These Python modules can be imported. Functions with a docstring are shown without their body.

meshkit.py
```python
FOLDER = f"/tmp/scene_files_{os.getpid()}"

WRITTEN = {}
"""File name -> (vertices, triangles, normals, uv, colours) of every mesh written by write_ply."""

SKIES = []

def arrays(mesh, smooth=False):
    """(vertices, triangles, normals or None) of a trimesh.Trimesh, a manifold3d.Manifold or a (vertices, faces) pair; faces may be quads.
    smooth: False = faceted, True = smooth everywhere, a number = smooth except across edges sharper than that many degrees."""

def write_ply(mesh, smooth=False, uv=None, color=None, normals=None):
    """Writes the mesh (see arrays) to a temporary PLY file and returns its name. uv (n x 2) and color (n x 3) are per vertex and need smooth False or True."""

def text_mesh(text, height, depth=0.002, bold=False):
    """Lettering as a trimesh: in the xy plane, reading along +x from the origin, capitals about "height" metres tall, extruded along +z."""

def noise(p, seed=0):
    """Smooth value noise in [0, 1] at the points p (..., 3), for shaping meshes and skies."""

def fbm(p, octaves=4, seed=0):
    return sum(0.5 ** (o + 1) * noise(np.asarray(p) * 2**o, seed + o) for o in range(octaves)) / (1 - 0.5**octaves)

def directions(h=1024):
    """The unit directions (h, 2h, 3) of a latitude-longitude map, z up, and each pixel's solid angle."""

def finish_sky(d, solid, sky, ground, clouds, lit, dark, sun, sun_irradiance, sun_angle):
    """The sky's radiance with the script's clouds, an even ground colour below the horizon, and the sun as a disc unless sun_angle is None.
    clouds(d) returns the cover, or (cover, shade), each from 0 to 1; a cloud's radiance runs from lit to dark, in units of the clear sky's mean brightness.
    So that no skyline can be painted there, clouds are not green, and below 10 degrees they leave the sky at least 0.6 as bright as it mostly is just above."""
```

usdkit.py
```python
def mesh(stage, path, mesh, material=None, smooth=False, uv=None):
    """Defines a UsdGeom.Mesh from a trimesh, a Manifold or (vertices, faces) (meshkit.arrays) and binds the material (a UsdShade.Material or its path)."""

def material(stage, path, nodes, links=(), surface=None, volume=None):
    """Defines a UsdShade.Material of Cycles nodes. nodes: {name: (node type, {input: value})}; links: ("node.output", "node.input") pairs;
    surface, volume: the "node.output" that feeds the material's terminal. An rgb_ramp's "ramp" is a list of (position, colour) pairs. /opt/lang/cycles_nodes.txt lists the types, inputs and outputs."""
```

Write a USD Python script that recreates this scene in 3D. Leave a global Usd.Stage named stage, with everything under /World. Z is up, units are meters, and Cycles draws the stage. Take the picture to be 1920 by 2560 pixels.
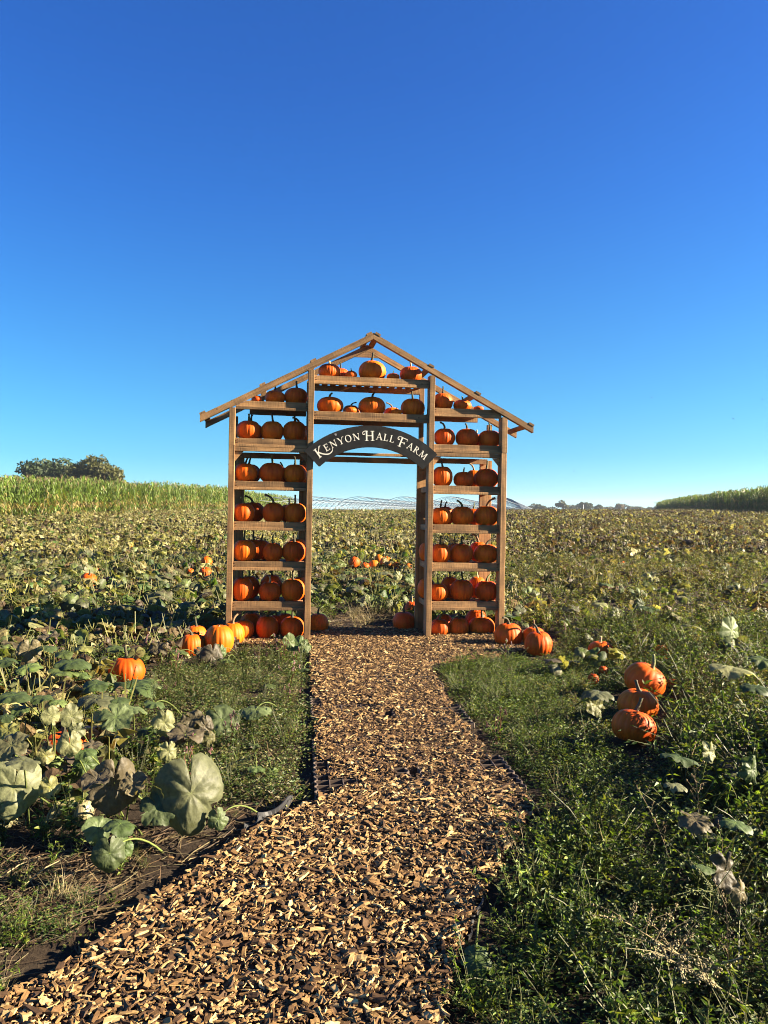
import math, random, numpy as np, trimesh, usdkit, meshkit
from pxr import Usd, UsdGeom, UsdLux, UsdShade, Sdf, Gf, Vt
import shapely.geometry as sg, shapely.affinity as sa
from shapely.ops import unary_union

stage = Usd.Stage.CreateInMemory()
UsdGeom.SetStageUpAxis(stage, 'Z'); UsdGeom.SetStageMetersPerUnit(stage, 1.0)
World = UsdGeom.Xform.Define(stage, '/World'); stage.SetDefaultPrim(World.GetPrim())
UsdGeom.Scope.Define(stage, '/World/Looks')

# ------------------------------------------------------------------ camera, sky, sun, exposure
EYE = 1.5; FPX = 1850.0; HY = 1276.0          # eye height, focal length and horizon row in pixels of the 1920 x 2560 photograph
SUN_EL = math.radians(20); SUN_X, SUN_Y = 0.9995, -0.031
SKY_STRENGTH = 0.05; SUN_INT = 1.25; EXPOSURE = 2.87
SKY_TINT = [(0.0, (0.239, 0.493, 0.83)), (0.03, (0.186, 0.413, 0.669)), (0.07, (0.14, 0.363, 0.552)), (0.135, (0.121, 0.357, 0.533)), (0.265, (0.099, 0.327, 0.586)), (0.38, (0.085, 0.295, 0.618)), (0.5, (0.081, 0.272, 0.615)), (1.0, (0.077, 0.261, 0.615))]
cam = UsdGeom.Camera.Define(stage, '/World/camera')
cam.CreateHorizontalApertureAttr(24.0); cam.CreateVerticalApertureAttr(32.0)
cam.CreateFocalLengthAttr(24.0 * FPX / 1920); cam.CreateClippingRangeAttr((0.05, 5000)); cam.CreateExposureAttr(EXPOSURE)
pitch = math.atan((1280 - HY) / FPX)
cam.AddTranslateOp().Set((0, 0, EYE)); cam.AddRotateXOp().Set(90 - math.degrees(pitch))

dome = UsdLux.DomeLight.Define(stage, '/World/sky')
rot = math.atan2(SUN_X, SUN_Y)
# a very clear sky, graded towards the deep blue of the photograph, the same all the way round
skymat = usdkit.material(stage, '/World/Looks/sky', {
    's': ('sky_texture', {'sky_type': 'single_scattering', 'sun_disc': False, 'sun_elevation': SUN_EL, 'sun_rotation': rot, 'altitude': 50.0, 'air_density': 1.0, 'aerosol_density': 0.3, 'ozone_density': 2.0}),
    'tc': ('texture_coordinate', {}), 'x': ('separate_xyz', {}),
    'r': ('rgb_ramp', {'ramp': SKY_TINT}), 'm': ('vector_math', {'math_type': 'multiply'}),
    'b': ('background_shader', {'strength': SKY_STRENGTH})},
    [('tc.generated', 'x.vector'), ('x.z', 'r.fac'), ('s.color', 'm.vector1'), ('r.color', 'm.vector2'), ('m.vector', 'b.color')], surface='b.background')
UsdShade.MaterialBindingAPI.Apply(dome.GetPrim()).Bind(skymat)
sun = UsdLux.DistantLight.Define(stage, '/World/sun')
sun.CreateIntensityAttr(SUN_INT); sun.CreateAngleAttr(0.53); sun.CreateColorAttr((1.0, 0.85, 0.62)); sun.CreateNormalizeAttr(True)
sv = np.array([SUN_X * math.cos(SUN_EL), SUN_Y * math.cos(SUN_EL), math.sin(SUN_EL)]); sv /= np.linalg.norm(sv)
sx = np.cross([0, 0, 1.0], sv); sx /= np.linalg.norm(sx); sy = np.cross(sv, sx)
sun.AddTransformOp().Set(Gf.Matrix4d(*[float(q) for r in (sx, sy, sv) for q in (*r, 0)], 0, 0, 20, 1))

# ------------------------------------------------------------------ helpers
NAMES = {}
def numbered(parent, name):
    k = (parent, name); n = NAMES.get(k, 0); NAMES[k] = n + 1
    return f'{parent}/{name}' + (f'_{n:03d}' if n else '')
def tag(prim, label=None, cat=None, group=None, kind=None):
    for k, v in (('label', label), ('category', cat), ('group', group), ('kind', kind)):
        if v: prim.SetCustomDataByKey(k, v)
    return prim
def mat4(R, t):                                  # R columns = images of the local axes
    R = np.asarray(R, float)
    return Gf.Matrix4d(*[float(q) for i in range(3) for q in (*R[:, i], 0)], *map(float, t), 1)
def rotz(a): c, s = math.cos(a), math.sin(a); return np.array([[c, -s, 0], [s, c, 0], [0, 0, 1.0]])
def rotx(a): c, s = math.cos(a), math.sin(a); return np.array([[1, 0, 0], [0, c, -s], [0, s, c.real]])
def roty(a): c, s = math.cos(a), math.sin(a); return np.array([[c, 0, s], [0, 1, 0], [-s, 0, c]])
def thing(name, label, cat, M=None, group=None):
    x = UsdGeom.Xform.Define(stage, numbered('/World', name))
    x.AddTransformOp().Set(M if M is not None else Gf.Matrix4d(1))
    return tag(x.GetPrim(), label, cat, group)
def obj(name, mesh, material, parent=None, smooth=False, tint=None):
    path = numbered(str(parent.GetPath()) if parent else '/World', name)
    m = usdkit.mesh(stage, path, mesh, material, smooth)
    if tint is not None: set_tint(m, tint)
    return m.GetPrim()
def set_tint(m, tint):
    pv = UsdGeom.PrimvarsAPI(m).CreatePrimvar('tint', Sdf.ValueTypeNames.Color3fArray, 'vertex')
    pv.Set(Vt.Vec3fArray.FromNumpy(np.asarray(tint, np.float32)))
def copy_of(first, name, M, label, group=None):
    x = UsdGeom.Xform.Define(stage, numbered('/World', name)); x.AddTransformOp().Set(M)
    x.GetPrim().GetReferences().AddInternalReference(first.GetPath()); x.GetPrim().SetInstanceable(True)
    return tag(x.GetPrim(), label, None, group)
class Acc:                                        # collects triangles with one colour per vertex
    def __init__(s): s.v, s.f, s.c, s.n = [], [], [], 0
    def add(s, v, f, c=(1, 1, 1)):
        v = np.asarray(v, float); c = np.asarray(c, float)
        s.v.append(v); s.f.append(np.asarray(f, int) + s.n); s.c.append(np.broadcast_to(c, v.shape) if c.ndim == 1 else c); s.n += len(v)
    def get(s): return (np.vstack(s.v), np.vstack(s.f)), np.vstack(s.c)
def tri(q): q = np.asarray(q, int); return np.vstack([q[:, [0, 1, 2]], q[:, [0, 2, 3]]])
def tube(pts, rad, sides=5, cap=True):
    p = np.asarray(pts, float); t = np.gradient(p, axis=0); t /= np.linalg.norm(t, axis=1, keepdims=True) + 1e-9
    a = np.cross(t, [0.31, 0.95, 0.02] if abs(t[0] @ np.array([0.31, 0.95, 0.02])) < 0.9 else [1, 0, 0]); a /= np.linalg.norm(a, axis=1, keepdims=True) + 1e-9
    b = np.cross(t, a); an = np.arange(sides) * 2 * np.pi / sides
    r = np.broadcast_to(rad, (len(p),))
    v = (p[:, None] + r[:, None, None] * (np.cos(an)[None, :, None] * a[:, None] + np.sin(an)[None, :, None] * b[:, None])).reshape(-1, 3)
    i, j = np.meshgrid(np.arange(len(p) - 1), np.arange(sides), indexing='ij')
    f = tri(np.stack([i * sides + j, i * sides + (j + 1) % sides, (i + 1) * sides + (j + 1) % sides, (i + 1) * sides + j], -1).reshape(-1, 4))
    if cap:
        e = (len(p) - 1) * sides
        f = np.vstack([f, [[e, e + k, e + k + 1] for k in range(1, sides - 1)], [[0, k + 1, k] for k in range(1, sides - 1)]])
    return v, f
def box(x0, x1, y0, y1, z0, z1, ch=0.003):        # a sawn timber with chamfered long edges
    L = [x1 - x0, y1 - y0, z1 - z0]; ax = int(np.argmax(L)); o = [i for i in range(3) if i != ax]
    lo, hi = np.array([x0, y0, z0], float), np.array([x1, y1, z1], float)
    a0, a1, b0, b1 = lo[o[0]], hi[o[0]], lo[o[1]], hi[o[1]]
    ring = [(a0 + ch, b0), (a1 - ch, b0), (a1, b0 + ch), (a1, b1 - ch), (a1 - ch, b1), (a0 + ch, b1), (a0, b1 - ch), (a0, b0 + ch)]
    v = np.zeros((16, 3))
    for e, q in enumerate((lo[ax], hi[ax])):
        for k, (a, b) in enumerate(ring): v[e * 8 + k, ax], v[e * 8 + k, o[0]], v[e * 8 + k, o[1]] = q, a, b
    f = [[k, (k + 1) % 8, 8 + (k + 1) % 8, 8 + k] for k in range(8)]
    f = np.vstack([tri(f), [[0, k + 1, k] for k in range(1, 7)], [[8, 8 + k, 8 + k + 1] for k in range(1, 7)]])
    m = trimesh.Trimesh(v, f, process=False)
    if m.volume < 0: f = f[:, ::-1]
    return v, f
def fwd(X, Y, Z):                                 # a point as a pixel of the photograph
    return 960 + FPX * X / Y, HY - FPX * (Z - EYE) / Y
def sstep(a, b, x): t = np.clip((x - a) / (b - a), 0, 1); return t * t * (3 - 2 * t)
def terrain(X, Y):
    X, Y = np.asarray(X, float), np.asarray(Y, float)
    far = 1.18 * sstep(18, 78, Y + 6 * sstep(5, -25, X))
    return far - 0.25 * sstep(95, 200, Y)
def ground_at(px, py, z=0.0):                     # where the pixel's ray meets the flat near ground
    Y = FPX * (EYE - z) / (py - HY); return (px - 960) / FPX * Y, Y

# ------------------------------------------------------------------ materials
def M(name, nodes, links, surface): return usdkit.material(stage, '/World/Looks/' + name, nodes, links, surface=surface)
def leaf_material(name, rough=0.55, trans=0.35, var=0.35, scale=40.0, spec=0.35, K=0.53):
    # tint per vertex x a per-instance brightness x fine mottling
    return M(name, {
        'a': ('attribute', {'attribute': 'tint'}), 'o': ('object_info', {}), 't': ('texture_coordinate', {}),
        'n': ('noise_texture', {'scale': scale, 'detail': 4.0, 'roughness': 0.65}),
        'mr': ('map_range', {'from_min': 0.0, 'from_max': 1.0, 'to_min': K * (1 - var), 'to_max': K * (1 + var)}),
        'mn': ('map_range', {'from_min': 0.3, 'from_max': 0.7, 'to_min': 0.68, 'to_max': 1.3}),
        'mm': ('math', {'math_type': 'multiply'}),
        'c': ('vector_math', {'math_type': 'scale'}),
        'bp': ('bump', {'strength': 0.6, 'distance': 0.006}),
        'p': ('principled_bsdf', {'roughness': rough, 'specular_ior_level': spec}), 'tr': ('translucent_bsdf', {}),
        'tc': ('vector_math', {'math_type': 'multiply', 'vector2': (1.25, 1.2, 0.55)}),
        'mx': ('mix_closure', {'fac': trans})},
        [('t.object', 'n.vector'), ('o.random', 'mr.value'), ('n.fac', 'mn.value'), ('mr.result', 'mm.value1'), ('mn.result', 'mm.value2'), ('a.color', 'c.vector1'), ('mm.value', 'c.scale'),
         ('n.fac', 'bp.height'), ('bp.normal', 'p.normal'), ('c.vector', 'p.base_color'), ('c.vector', 'tc.vector1'), ('tc.vector', 'tr.color'), ('p.BSDF', 'mx.closure1'), ('tr.BSDF', 'mx.closure2')], 'mx.closure')
def wood_material(name, axis, dark=(0.075, 0.039, 0.016), light=(0.285, 0.168, 0.075), k=1.0):
    sc = [34.0, 34.0, 34.0]; sc[axis] = 1.6
    cs = [5.0, 5.0, 5.0]; cs[axis] = 260.0
    return M(name, {
        't': ('texture_coordinate', {}), 'o': ('object_info', {}),
        'ofs': ('vector_math', {'math_type': 'scale', 'vector1': (37.0, 19.0, 11.0)}), 'add': ('vector_math', {'math_type': 'add'}),
        'm': ('mapping', {'scale': tuple(sc)}), 'n': ('noise_texture', {'scale': 1.0, 'detail': 6.0, 'roughness': 0.62, 'distortion': 0.4}),
        'm2': ('mapping', {'scale': tuple(cs)}), 'n2': ('noise_texture', {'scale': 1.0, 'detail': 2.0}),
        'n3': ('noise_texture', {'scale': 5.0, 'detail': 4.0}), 'v': ('voronoi_texture', {'scale': 7.0}),
        'r': ('rgb_ramp', {'ramp': [(0.25, dark), (0.5, tuple((d + 2 * l) / 3 for d, l in zip(dark, light))), (0.75, light)]}),
        'kn': ('rgb_ramp', {'ramp': [(0.0, (0.18, 0.12, 0.1)), (0.045, (0.5, 0.42, 0.36)), (0.075, (1, 1, 1))]}),
        'st': ('rgb_ramp', {'ramp': [(0.3, (0.58, 0.57, 0.58)), (0.62, (1.12, 1.07, 1.0))]}),
        'vr': ('map_range', {'to_min': 0.72, 'to_max': 1.25}), 'mul': ('vector_math', {'math_type': 'multiply'}), 'mul2': ('vector_math', {'math_type': 'multiply'}), 'sc': ('vector_math', {'math_type': 'scale'}),
        'h': ('math', {'math_type': 'add'}), 'b': ('bump', {'strength': 0.5, 'distance': 0.004}),
        'p': ('principled_bsdf', {'roughness': 0.78, 'specular_ior_level': 0.25})},
        [('o.random', 'ofs.scale'), ('t.object', 'add.vector1'), ('ofs.vector', 'add.vector2'), ('add.vector', 'm.vector'), ('m.vector', 'n.vector'), ('add.vector', 'm2.vector'), ('m2.vector', 'n2.vector'), ('add.vector', 'n3.vector'), ('add.vector', 'v.vector'),
         ('n.fac', 'r.fac'), ('v.distance', 'kn.fac'), ('n3.fac', 'st.fac'), ('r.color', 'mul.vector1'), ('kn.color', 'mul.vector2'), ('mul.vector', 'mul2.vector1'), ('st.color', 'mul2.vector2'), ('o.random', 'vr.value'), ('mul2.vector', 'sc.vector1'), ('vr.result', 'sc.scale'),
         ('n.fac', 'h.value1'), ('n2.fac', 'h.value2'), ('h.value', 'b.height'), ('b.normal', 'p.normal'), ('sc.vector', 'p.base_color')], 'p.BSDF')
WOOD = [wood_material(f'timber_grain_{a}', i) for i, a in enumerate('xyz')]
LEAF = leaf_material('pumpkin_leaf', trans=0.42); WEED = leaf_material('weed_leaf', 0.5, 0.4, 0.3, 60.0); DRY = leaf_material('dry_stalk', 0.7, 0.15, 0.3, 60.0, 0.2)
CORN = leaf_material('corn_leaf', 0.45, 0.4, 0.25, 12.0, 0.4, 0.80); TREE = leaf_material('tree_leaf', 0.6, 0.3, 0.1, 3.0, 0.3, 0.62)
def plain(name, color, rough=0.6, spec=0.5, metallic=0.0): return M(name, {'p': ('principled_bsdf', {'base_color': color, 'roughness': rough, 'specular_ior_level': spec, 'metallic': metallic})}, [], 'p.BSDF')

PUMP = M('pumpkin_skin', {
    't': ('texture_coordinate', {}), 'o': ('object_info', {}), 'a': ('attribute', {'attribute': 'tint'}),
    'ofs': ('vector_math', {'math_type': 'scale', 'vector1': (13.0, 29.0, 7.0)}), 'add': ('vector_math', {'math_type': 'add'}),
    'm': ('mapping', {'scale': (7.0, 7.0, 2.2)}), 'n': ('noise_texture', {'scale': 1.0, 'detail': 5.0, 'roughness': 0.6}), 'n2': ('noise_texture', {'scale': 70.0, 'detail': 3.0}), 'v': ('voronoi_texture', {'scale': 16.0}),
    'r': ('rgb_ramp', {'ramp': [(0.25, (0.36, 0.055, 0.0008)), (0.5, (0.45, 0.080, 0.0010)), (0.78, (0.52, 0.110, 0.0018))]}),
    'sp': ('rgb_ramp', {'ramp': [(0.0, (0.35, 0.3, 0.25)), (0.035, (0.75, 0.7, 0.6)), (0.06, (1, 1, 1))]}),
    'mul': ('vector_math', {'math_type': 'multiply'}), 'mul2': ('vector_math', {'math_type': 'multiply'}),
    'hr': ('map_range', {'to_min': 0.491, 'to_max': 0.501}), 'vr': ('map_range', {'to_min': 0.85, 'to_max': 1.08}), 'h': ('hsv', {'saturation': 1.0, 'fac': 1.0}),
    'b': ('bump', {'strength': 0.12, 'distance': 0.01}),
    'p': ('principled_bsdf', {'roughness': 0.55, 'specular_ior_level': 0.16})},
    [('o.random', 'ofs.scale'), ('t.object', 'add.vector1'), ('ofs.vector', 'add.vector2'), ('add.vector', 'm.vector'), ('m.vector', 'n.vector'), ('add.vector', 'n2.vector'), ('add.vector', 'v.vector'), ('n.fac', 'r.fac'), ('v.distance', 'sp.fac'),
     ('r.color', 'mul.vector1'), ('sp.color', 'mul.vector2'), ('mul.vector', 'mul2.vector1'), ('a.color', 'mul2.vector2'), ('o.random', 'hr.value'), ('o.random', 'vr.value'), ('mul2.vector', 'h.color'), ('hr.result', 'h.hue'), ('vr.result', 'h.value'),
     ('h.color', 'p.base_color'), ('n2.fac', 'b.height'), ('b.normal', 'p.normal')], 'p.BSDF')
SQUASH = M('squash_skin', {'t': ('texture_coordinate', {}), 'n': ('noise_texture', {'scale': 5.0, 'detail': 5.0}), 'r': ('rgb_ramp', {'ramp': [(0.3, (0.13, 0.11, 0.05)), (0.65, (0.22, 0.19, 0.10))]}), 'p': ('principled_bsdf', {'roughness': 0.45})}, [('t.object', 'n.vector'), ('n.fac', 'r.fac'), ('r.color', 'p.base_color')], 'p.BSDF')
STEM = M('pumpkin_stem', {'a': ('attribute', {'attribute': 'tint'}), 't': ('texture_coordinate', {}), 'n': ('noise_texture', {'scale': 40.0, 'detail': 4.0}), 'mn': ('map_range', {'from_min': 0.3, 'from_max': 0.7, 'to_min': 0.6, 'to_max': 1.35}), 'c': ('vector_math', {'math_type': 'scale'}),
    'b': ('bump', {'strength': 0.4, 'distance': 0.02}), 'p': ('principled_bsdf', {'roughness': 0.75, 'specular_ior_level': 0.25})}, [('t.object', 'n.vector'), ('n.fac', 'mn.value'), ('a.color', 'c.vector1'), ('mn.result', 'c.scale'), ('c.vector', 'p.base_color'), ('n.fac', 'b.height'), ('b.normal', 'p.normal')], 'p.BSDF')
SOIL = M('soil', {'g': ('geometry', {}), 'n': ('noise_texture', {'scale': 1.3, 'detail': 6.0, 'roughness': 0.6}), 'n2': ('noise_texture', {'scale': 45.0, 'detail': 6.0, 'roughness': 0.7}),
    'r': ('rgb_ramp', {'ramp': [(0.3, (0.01162, 0.00747, 0.00498)), (0.5, (0.0249, 0.0166, 0.00996)), (0.72, (0.05146, 0.03735, 0.02324))]}), 'ad': ('math', {'math_type': 'multiply_add', 'value2': 0.6}), 'hf': ('math', {'math_type': 'multiply', 'value2': 0.4}),
    'b': ('bump', {'strength': 0.9, 'distance': 0.02}), 'p': ('principled_bsdf', {'roughness': 0.95, 'specular_ior_level': 0.15})},
    [('g.position', 'n.vector'), ('g.position', 'n2.vector'), ('n.fac', 'hf.value1'), ('n2.fac', 'ad.value1'), ('hf.value', 'ad.value3'), ('ad.value', 'r.fac'), ('n2.fac', 'b.height'), ('b.normal', 'p.normal'), ('r.color', 'p.base_color')], 'p.BSDF')
CHIP = M('wood_chip', {'t': ('texture_coordinate', {}), 'o': ('object_info', {}), 'ofs': ('vector_math', {'math_type': 'scale', 'vector1': (5.0, 9.0, 3.0)}), 'add': ('vector_math', {'math_type': 'add'}),
    'm': ('mapping', {'scale': (30.0, 420.0, 300.0)}), 'n': ('noise_texture', {'scale': 1.0, 'detail': 4.0, 'roughness': 0.7}),
    'r': ('rgb_ramp', {'ramp': [(0.0, (0.036, 0.018, 0.008)), (0.28, (0.088, 0.045, 0.016)), (0.55, (0.17, 0.094, 0.033)), (0.8, (0.28, 0.172, 0.066)), (1.0, (0.44, 0.31, 0.14))]}),
    'mn': ('map_range', {'from_min': 0.3, 'from_max': 0.7, 'to_min': 0.45, 'to_max': 1.2}), 'c': ('vector_math', {'math_type': 'scale'}), 'b': ('bump', {'strength': 0.5, 'distance': 0.002}),
    'p': ('principled_bsdf', {'roughness': 0.8, 'specular_ior_level': 0.25})},
    [('o.random', 'ofs.scale'), ('t.object', 'add.vector1'), ('ofs.vector', 'add.vector2'), ('add.vector', 'm.vector'), ('m.vector', 'n.vector'), ('o.random', 'r.fac'), ('n.fac', 'mn.value'), ('r.color', 'c.vector1'), ('mn.result', 'c.scale'), ('c.vector', 'p.base_color'), ('n.fac', 'b.height'), ('b.normal', 'p.normal')], 'p.BSDF')
MULCH = M('fine_mulch', {'g': ('geometry', {}), 'v': ('voronoi_texture', {'scale': 60.0}), 'r': ('rgb_ramp', {'ramp': [(0.0, (0.02241, 0.0127, 0.006723)), (0.6, (0.06723, 0.03735, 0.01868)), (1.0, (0.127, 0.0747, 0.03735))]}), 'b': ('bump', {'strength': 0.9, 'distance': 0.01}), 'w': ('rgb_to_bw', {}),
    'p': ('principled_bsdf', {'roughness': 0.95, 'specular_ior_level': 0.15})}, [('g.position', 'v.vector'), ('v.color', 'w.color'), ('w.val', 'r.fac'), ('v.distance', 'b.height'), ('b.normal', 'p.normal'), ('r.color', 'p.base_color')], 'p.BSDF')
BLACKBOARD = M('black_paint', {'t': ('texture_coordinate', {}), 'n': ('noise_texture', {'scale': 14.0, 'detail': 5.0}), 'r': ('rgb_ramp', {'ramp': [(0.35, (0.006, 0.0065, 0.007)), (0.7, (0.015, 0.0155, 0.016))]}), 'p': ('principled_bsdf', {'roughness': 0.7, 'specular_ior_level': 0.15})}, [('t.object', 'n.vector'), ('n.fac', 'r.fac'), ('r.color', 'p.base_color')], 'p.BSDF')
CREAM = M('cream_paint', {'t': ('texture_coordinate', {}), 'n': ('noise_texture', {'scale': 30.0, 'detail': 4.0}), 'r': ('rgb_ramp', {'ramp': [(0.3, (0.46, 0.43, 0.35)), (0.6, (0.62, 0.59, 0.5))]}), 'p': ('principled_bsdf', {'roughness': 0.6})}, [('t.object', 'n.vector'), ('n.fac', 'r.fac'), ('r.color', 'p.base_color')], 'p.BSDF')
PLASTIC = plain('dark_plastic', (0.075, 0.055, 0.042), 0.6, 0.3); STEEL = plain('galvanised_steel', (0.24, 0.27, 0.3), 0.5, 0.4, 0.2); WHITE = plain('white_paint', (0.75, 0.75, 0.73), 0.5)
BARK = M('bark', {'t': ('texture_coordinate', {}), 'n': ('noise_texture', {'scale': 6.0, 'detail': 5.0}), 'r': ('rgb_ramp', {'ramp': [(0.3, (0.0249, 0.01992, 0.01494)), (0.7, (0.083, 0.0664, 0.0498))]}), 'p': ('principled_bsdf', {'roughness': 0.9})}, [('t.object', 'n.vector'), ('n.fac', 'r.fac'), ('r.color', 'p.base_color')], 'p.BSDF')

# ------------------------------------------------------------------ ground
def axis(dense0, dense1, step, lo, hi, grow=1.16):
    a = list(np.arange(dense0, dense1 + 1e-6, step)); s = step
    while a[-1] < hi: s = min(s * grow, 25); a.append(a[-1] + s)
    s = step; b = []; x = dense0
    while x > lo: s = min(s * grow, 25); x -= s; b.append(x)
    return np.array(b[::-1] + a)
gx, gy = axis(-2.6, 2.6, 0.045, -700, 700), axis(1.8, 8.6, 0.05, -60, 1500)
GX, GY = np.meshgrid(gx, gy)
gp = np.stack([GX.ravel(), GY.ravel(), np.zeros(GX.size)], 1)
near = sstep(25, 8, gp[:, 1]) * sstep(12, 4, np.abs(gp[:, 0]))
rough = 0.022 * meshkit.fbm(gp * 3.1) + 0.018 * meshkit.noise(gp * 16.0 + 5)
gp[:, 2] = terrain(gp[:, 0], gp[:, 1]) + near * rough - 0.012 * near
i, j = np.meshgrid(np.arange(len(gy) - 1), np.arange(len(gx) - 1), indexing='ij'); w_ = len(gx)
gf = tri(np.stack([i * w_ + j, i * w_ + j + 1, (i + 1) * w_ + j + 1, (i + 1) * w_ + j], -1).reshape(-1, 4))
tag(obj('ground', (gp, gf), SOIL, smooth=True), 'dark soil of the pumpkin field', None, None, 'structure')

# ------------------------------------------------------------------ the wood chip path
NARROW = sg.Polygon([(-0.33, 3.72), (-0.82, 8.05), (-1.75, 8.1), (-1.85, 8.45), (-0.95, 8.75), (-0.95, 9.25), (0.45, 9.15), (1.75, 8.9), (1.95, 8.1), (1.25, 7.55), (0.42, 7.15), (0.53, 5.25), (0.73, 3.65)])
FORE = sg.Polygon([(-0.33, 3.74), (-0.50, 3.52), (-0.62, 3.35), (-0.68, 3.2), (-0.82, 2.9), (-0.95, 2.66), (-0.98, 2.43), (-1.12, 2.25), (-1.38, 1.9), (-1.6, 1.3), (0.0, 1.3), (0.176, 2.16), (0.24, 2.45), (0.45, 3.0), (0.74, 3.66), (0.70, 3.9), (-0.34, 3.9)])
PATH = unary_union([NARROW, FORE]).buffer(0.03).buffer(-0.03)
CELL = 0.073; PD = np.array([-0.113, 1.0]); PD /= np.linalg.norm(PD); PN = np.array([PD[1], -PD[0]]); PO = np.array([-0.335, 3.70])
def to_path(X, Y): d = np.stack([X - PO[0], Y - PO[1]], -1); return d @ PN, d @ PD          # across, along
OPEN = {(0, r) for r in (1, 2, 3, 4, 6, 7)} | {(1, 2), (1, 3), (2, 3), (0, 25), (0, 26), (0, 27), (0, 34)} | {(c, 24) for c in (2, 3, 4, 5, 6)} | {(c, r) for c in (13, 14) for r in (5, 6)} | {(6, 5), (7, 5), (7, 4), (6, 4)} | {(14, 22), (13, 22), (14, 21), (13, 21), (14, 20)} | {(7, 21), (7, 20)} | {(13, 36), (14, 36), (12, 37)}
rp = random.Random(4)
def is_open(X, Y):
    a, s = to_path(X, Y); return np.array([(int(math.floor(p / CELL)), int(math.floor(q / CELL))) in OPEN for p, q in zip(np.ravel(a), np.ravel(s))])
st_ = 0.036
px_, py_ = np.arange(-2.0, 2.1, st_), np.arange(1.3, 9.4, st_)
PX, PY = np.meshgrid(px_, py_); inside = np.array([PATH.contains(sg.Point(a, b)) for a, b in zip(PX.ravel(), PY.ravel())])
pp = np.stack([PX.ravel(), PY.ravel(), np.zeros(PX.size)], 1)
def path_height(X, Y):
    q = np.stack([np.ravel(X), np.ravel(Y), np.zeros(np.size(X))], 1); return 0.034 + 0.010 * meshkit.noise(q * 2.3) + 0.006 * meshkit.noise(q * 9.0)
opened = is_open(pp[:, 0], pp[:, 1])
pp[:, 2] = np.where(inside, np.where(opened, 0.002, path_height(pp[:, 0], pp[:, 1])), -0.05)
W2 = len(px_); i, j = np.meshgrid(np.arange(len(py_) - 1), np.arange(len(px_) - 1), indexing='ij')
q4 = np.stack([i * W2 + j, i * W2 + j + 1, (i + 1) * W2 + j + 1, (i + 1) * W2 + j], -1).reshape(-1, 4)
q4 = q4[inside[q4].any(1)]
us_, inv_ = np.unique(q4, return_inverse=True); pp, q4 = pp[us_], inv_.reshape(q4.shape)
tag(obj('path', (pp, tri(q4)), MULCH, smooth=True), 'raised bed of wood chips forming the path', None, None, 'structure')

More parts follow.
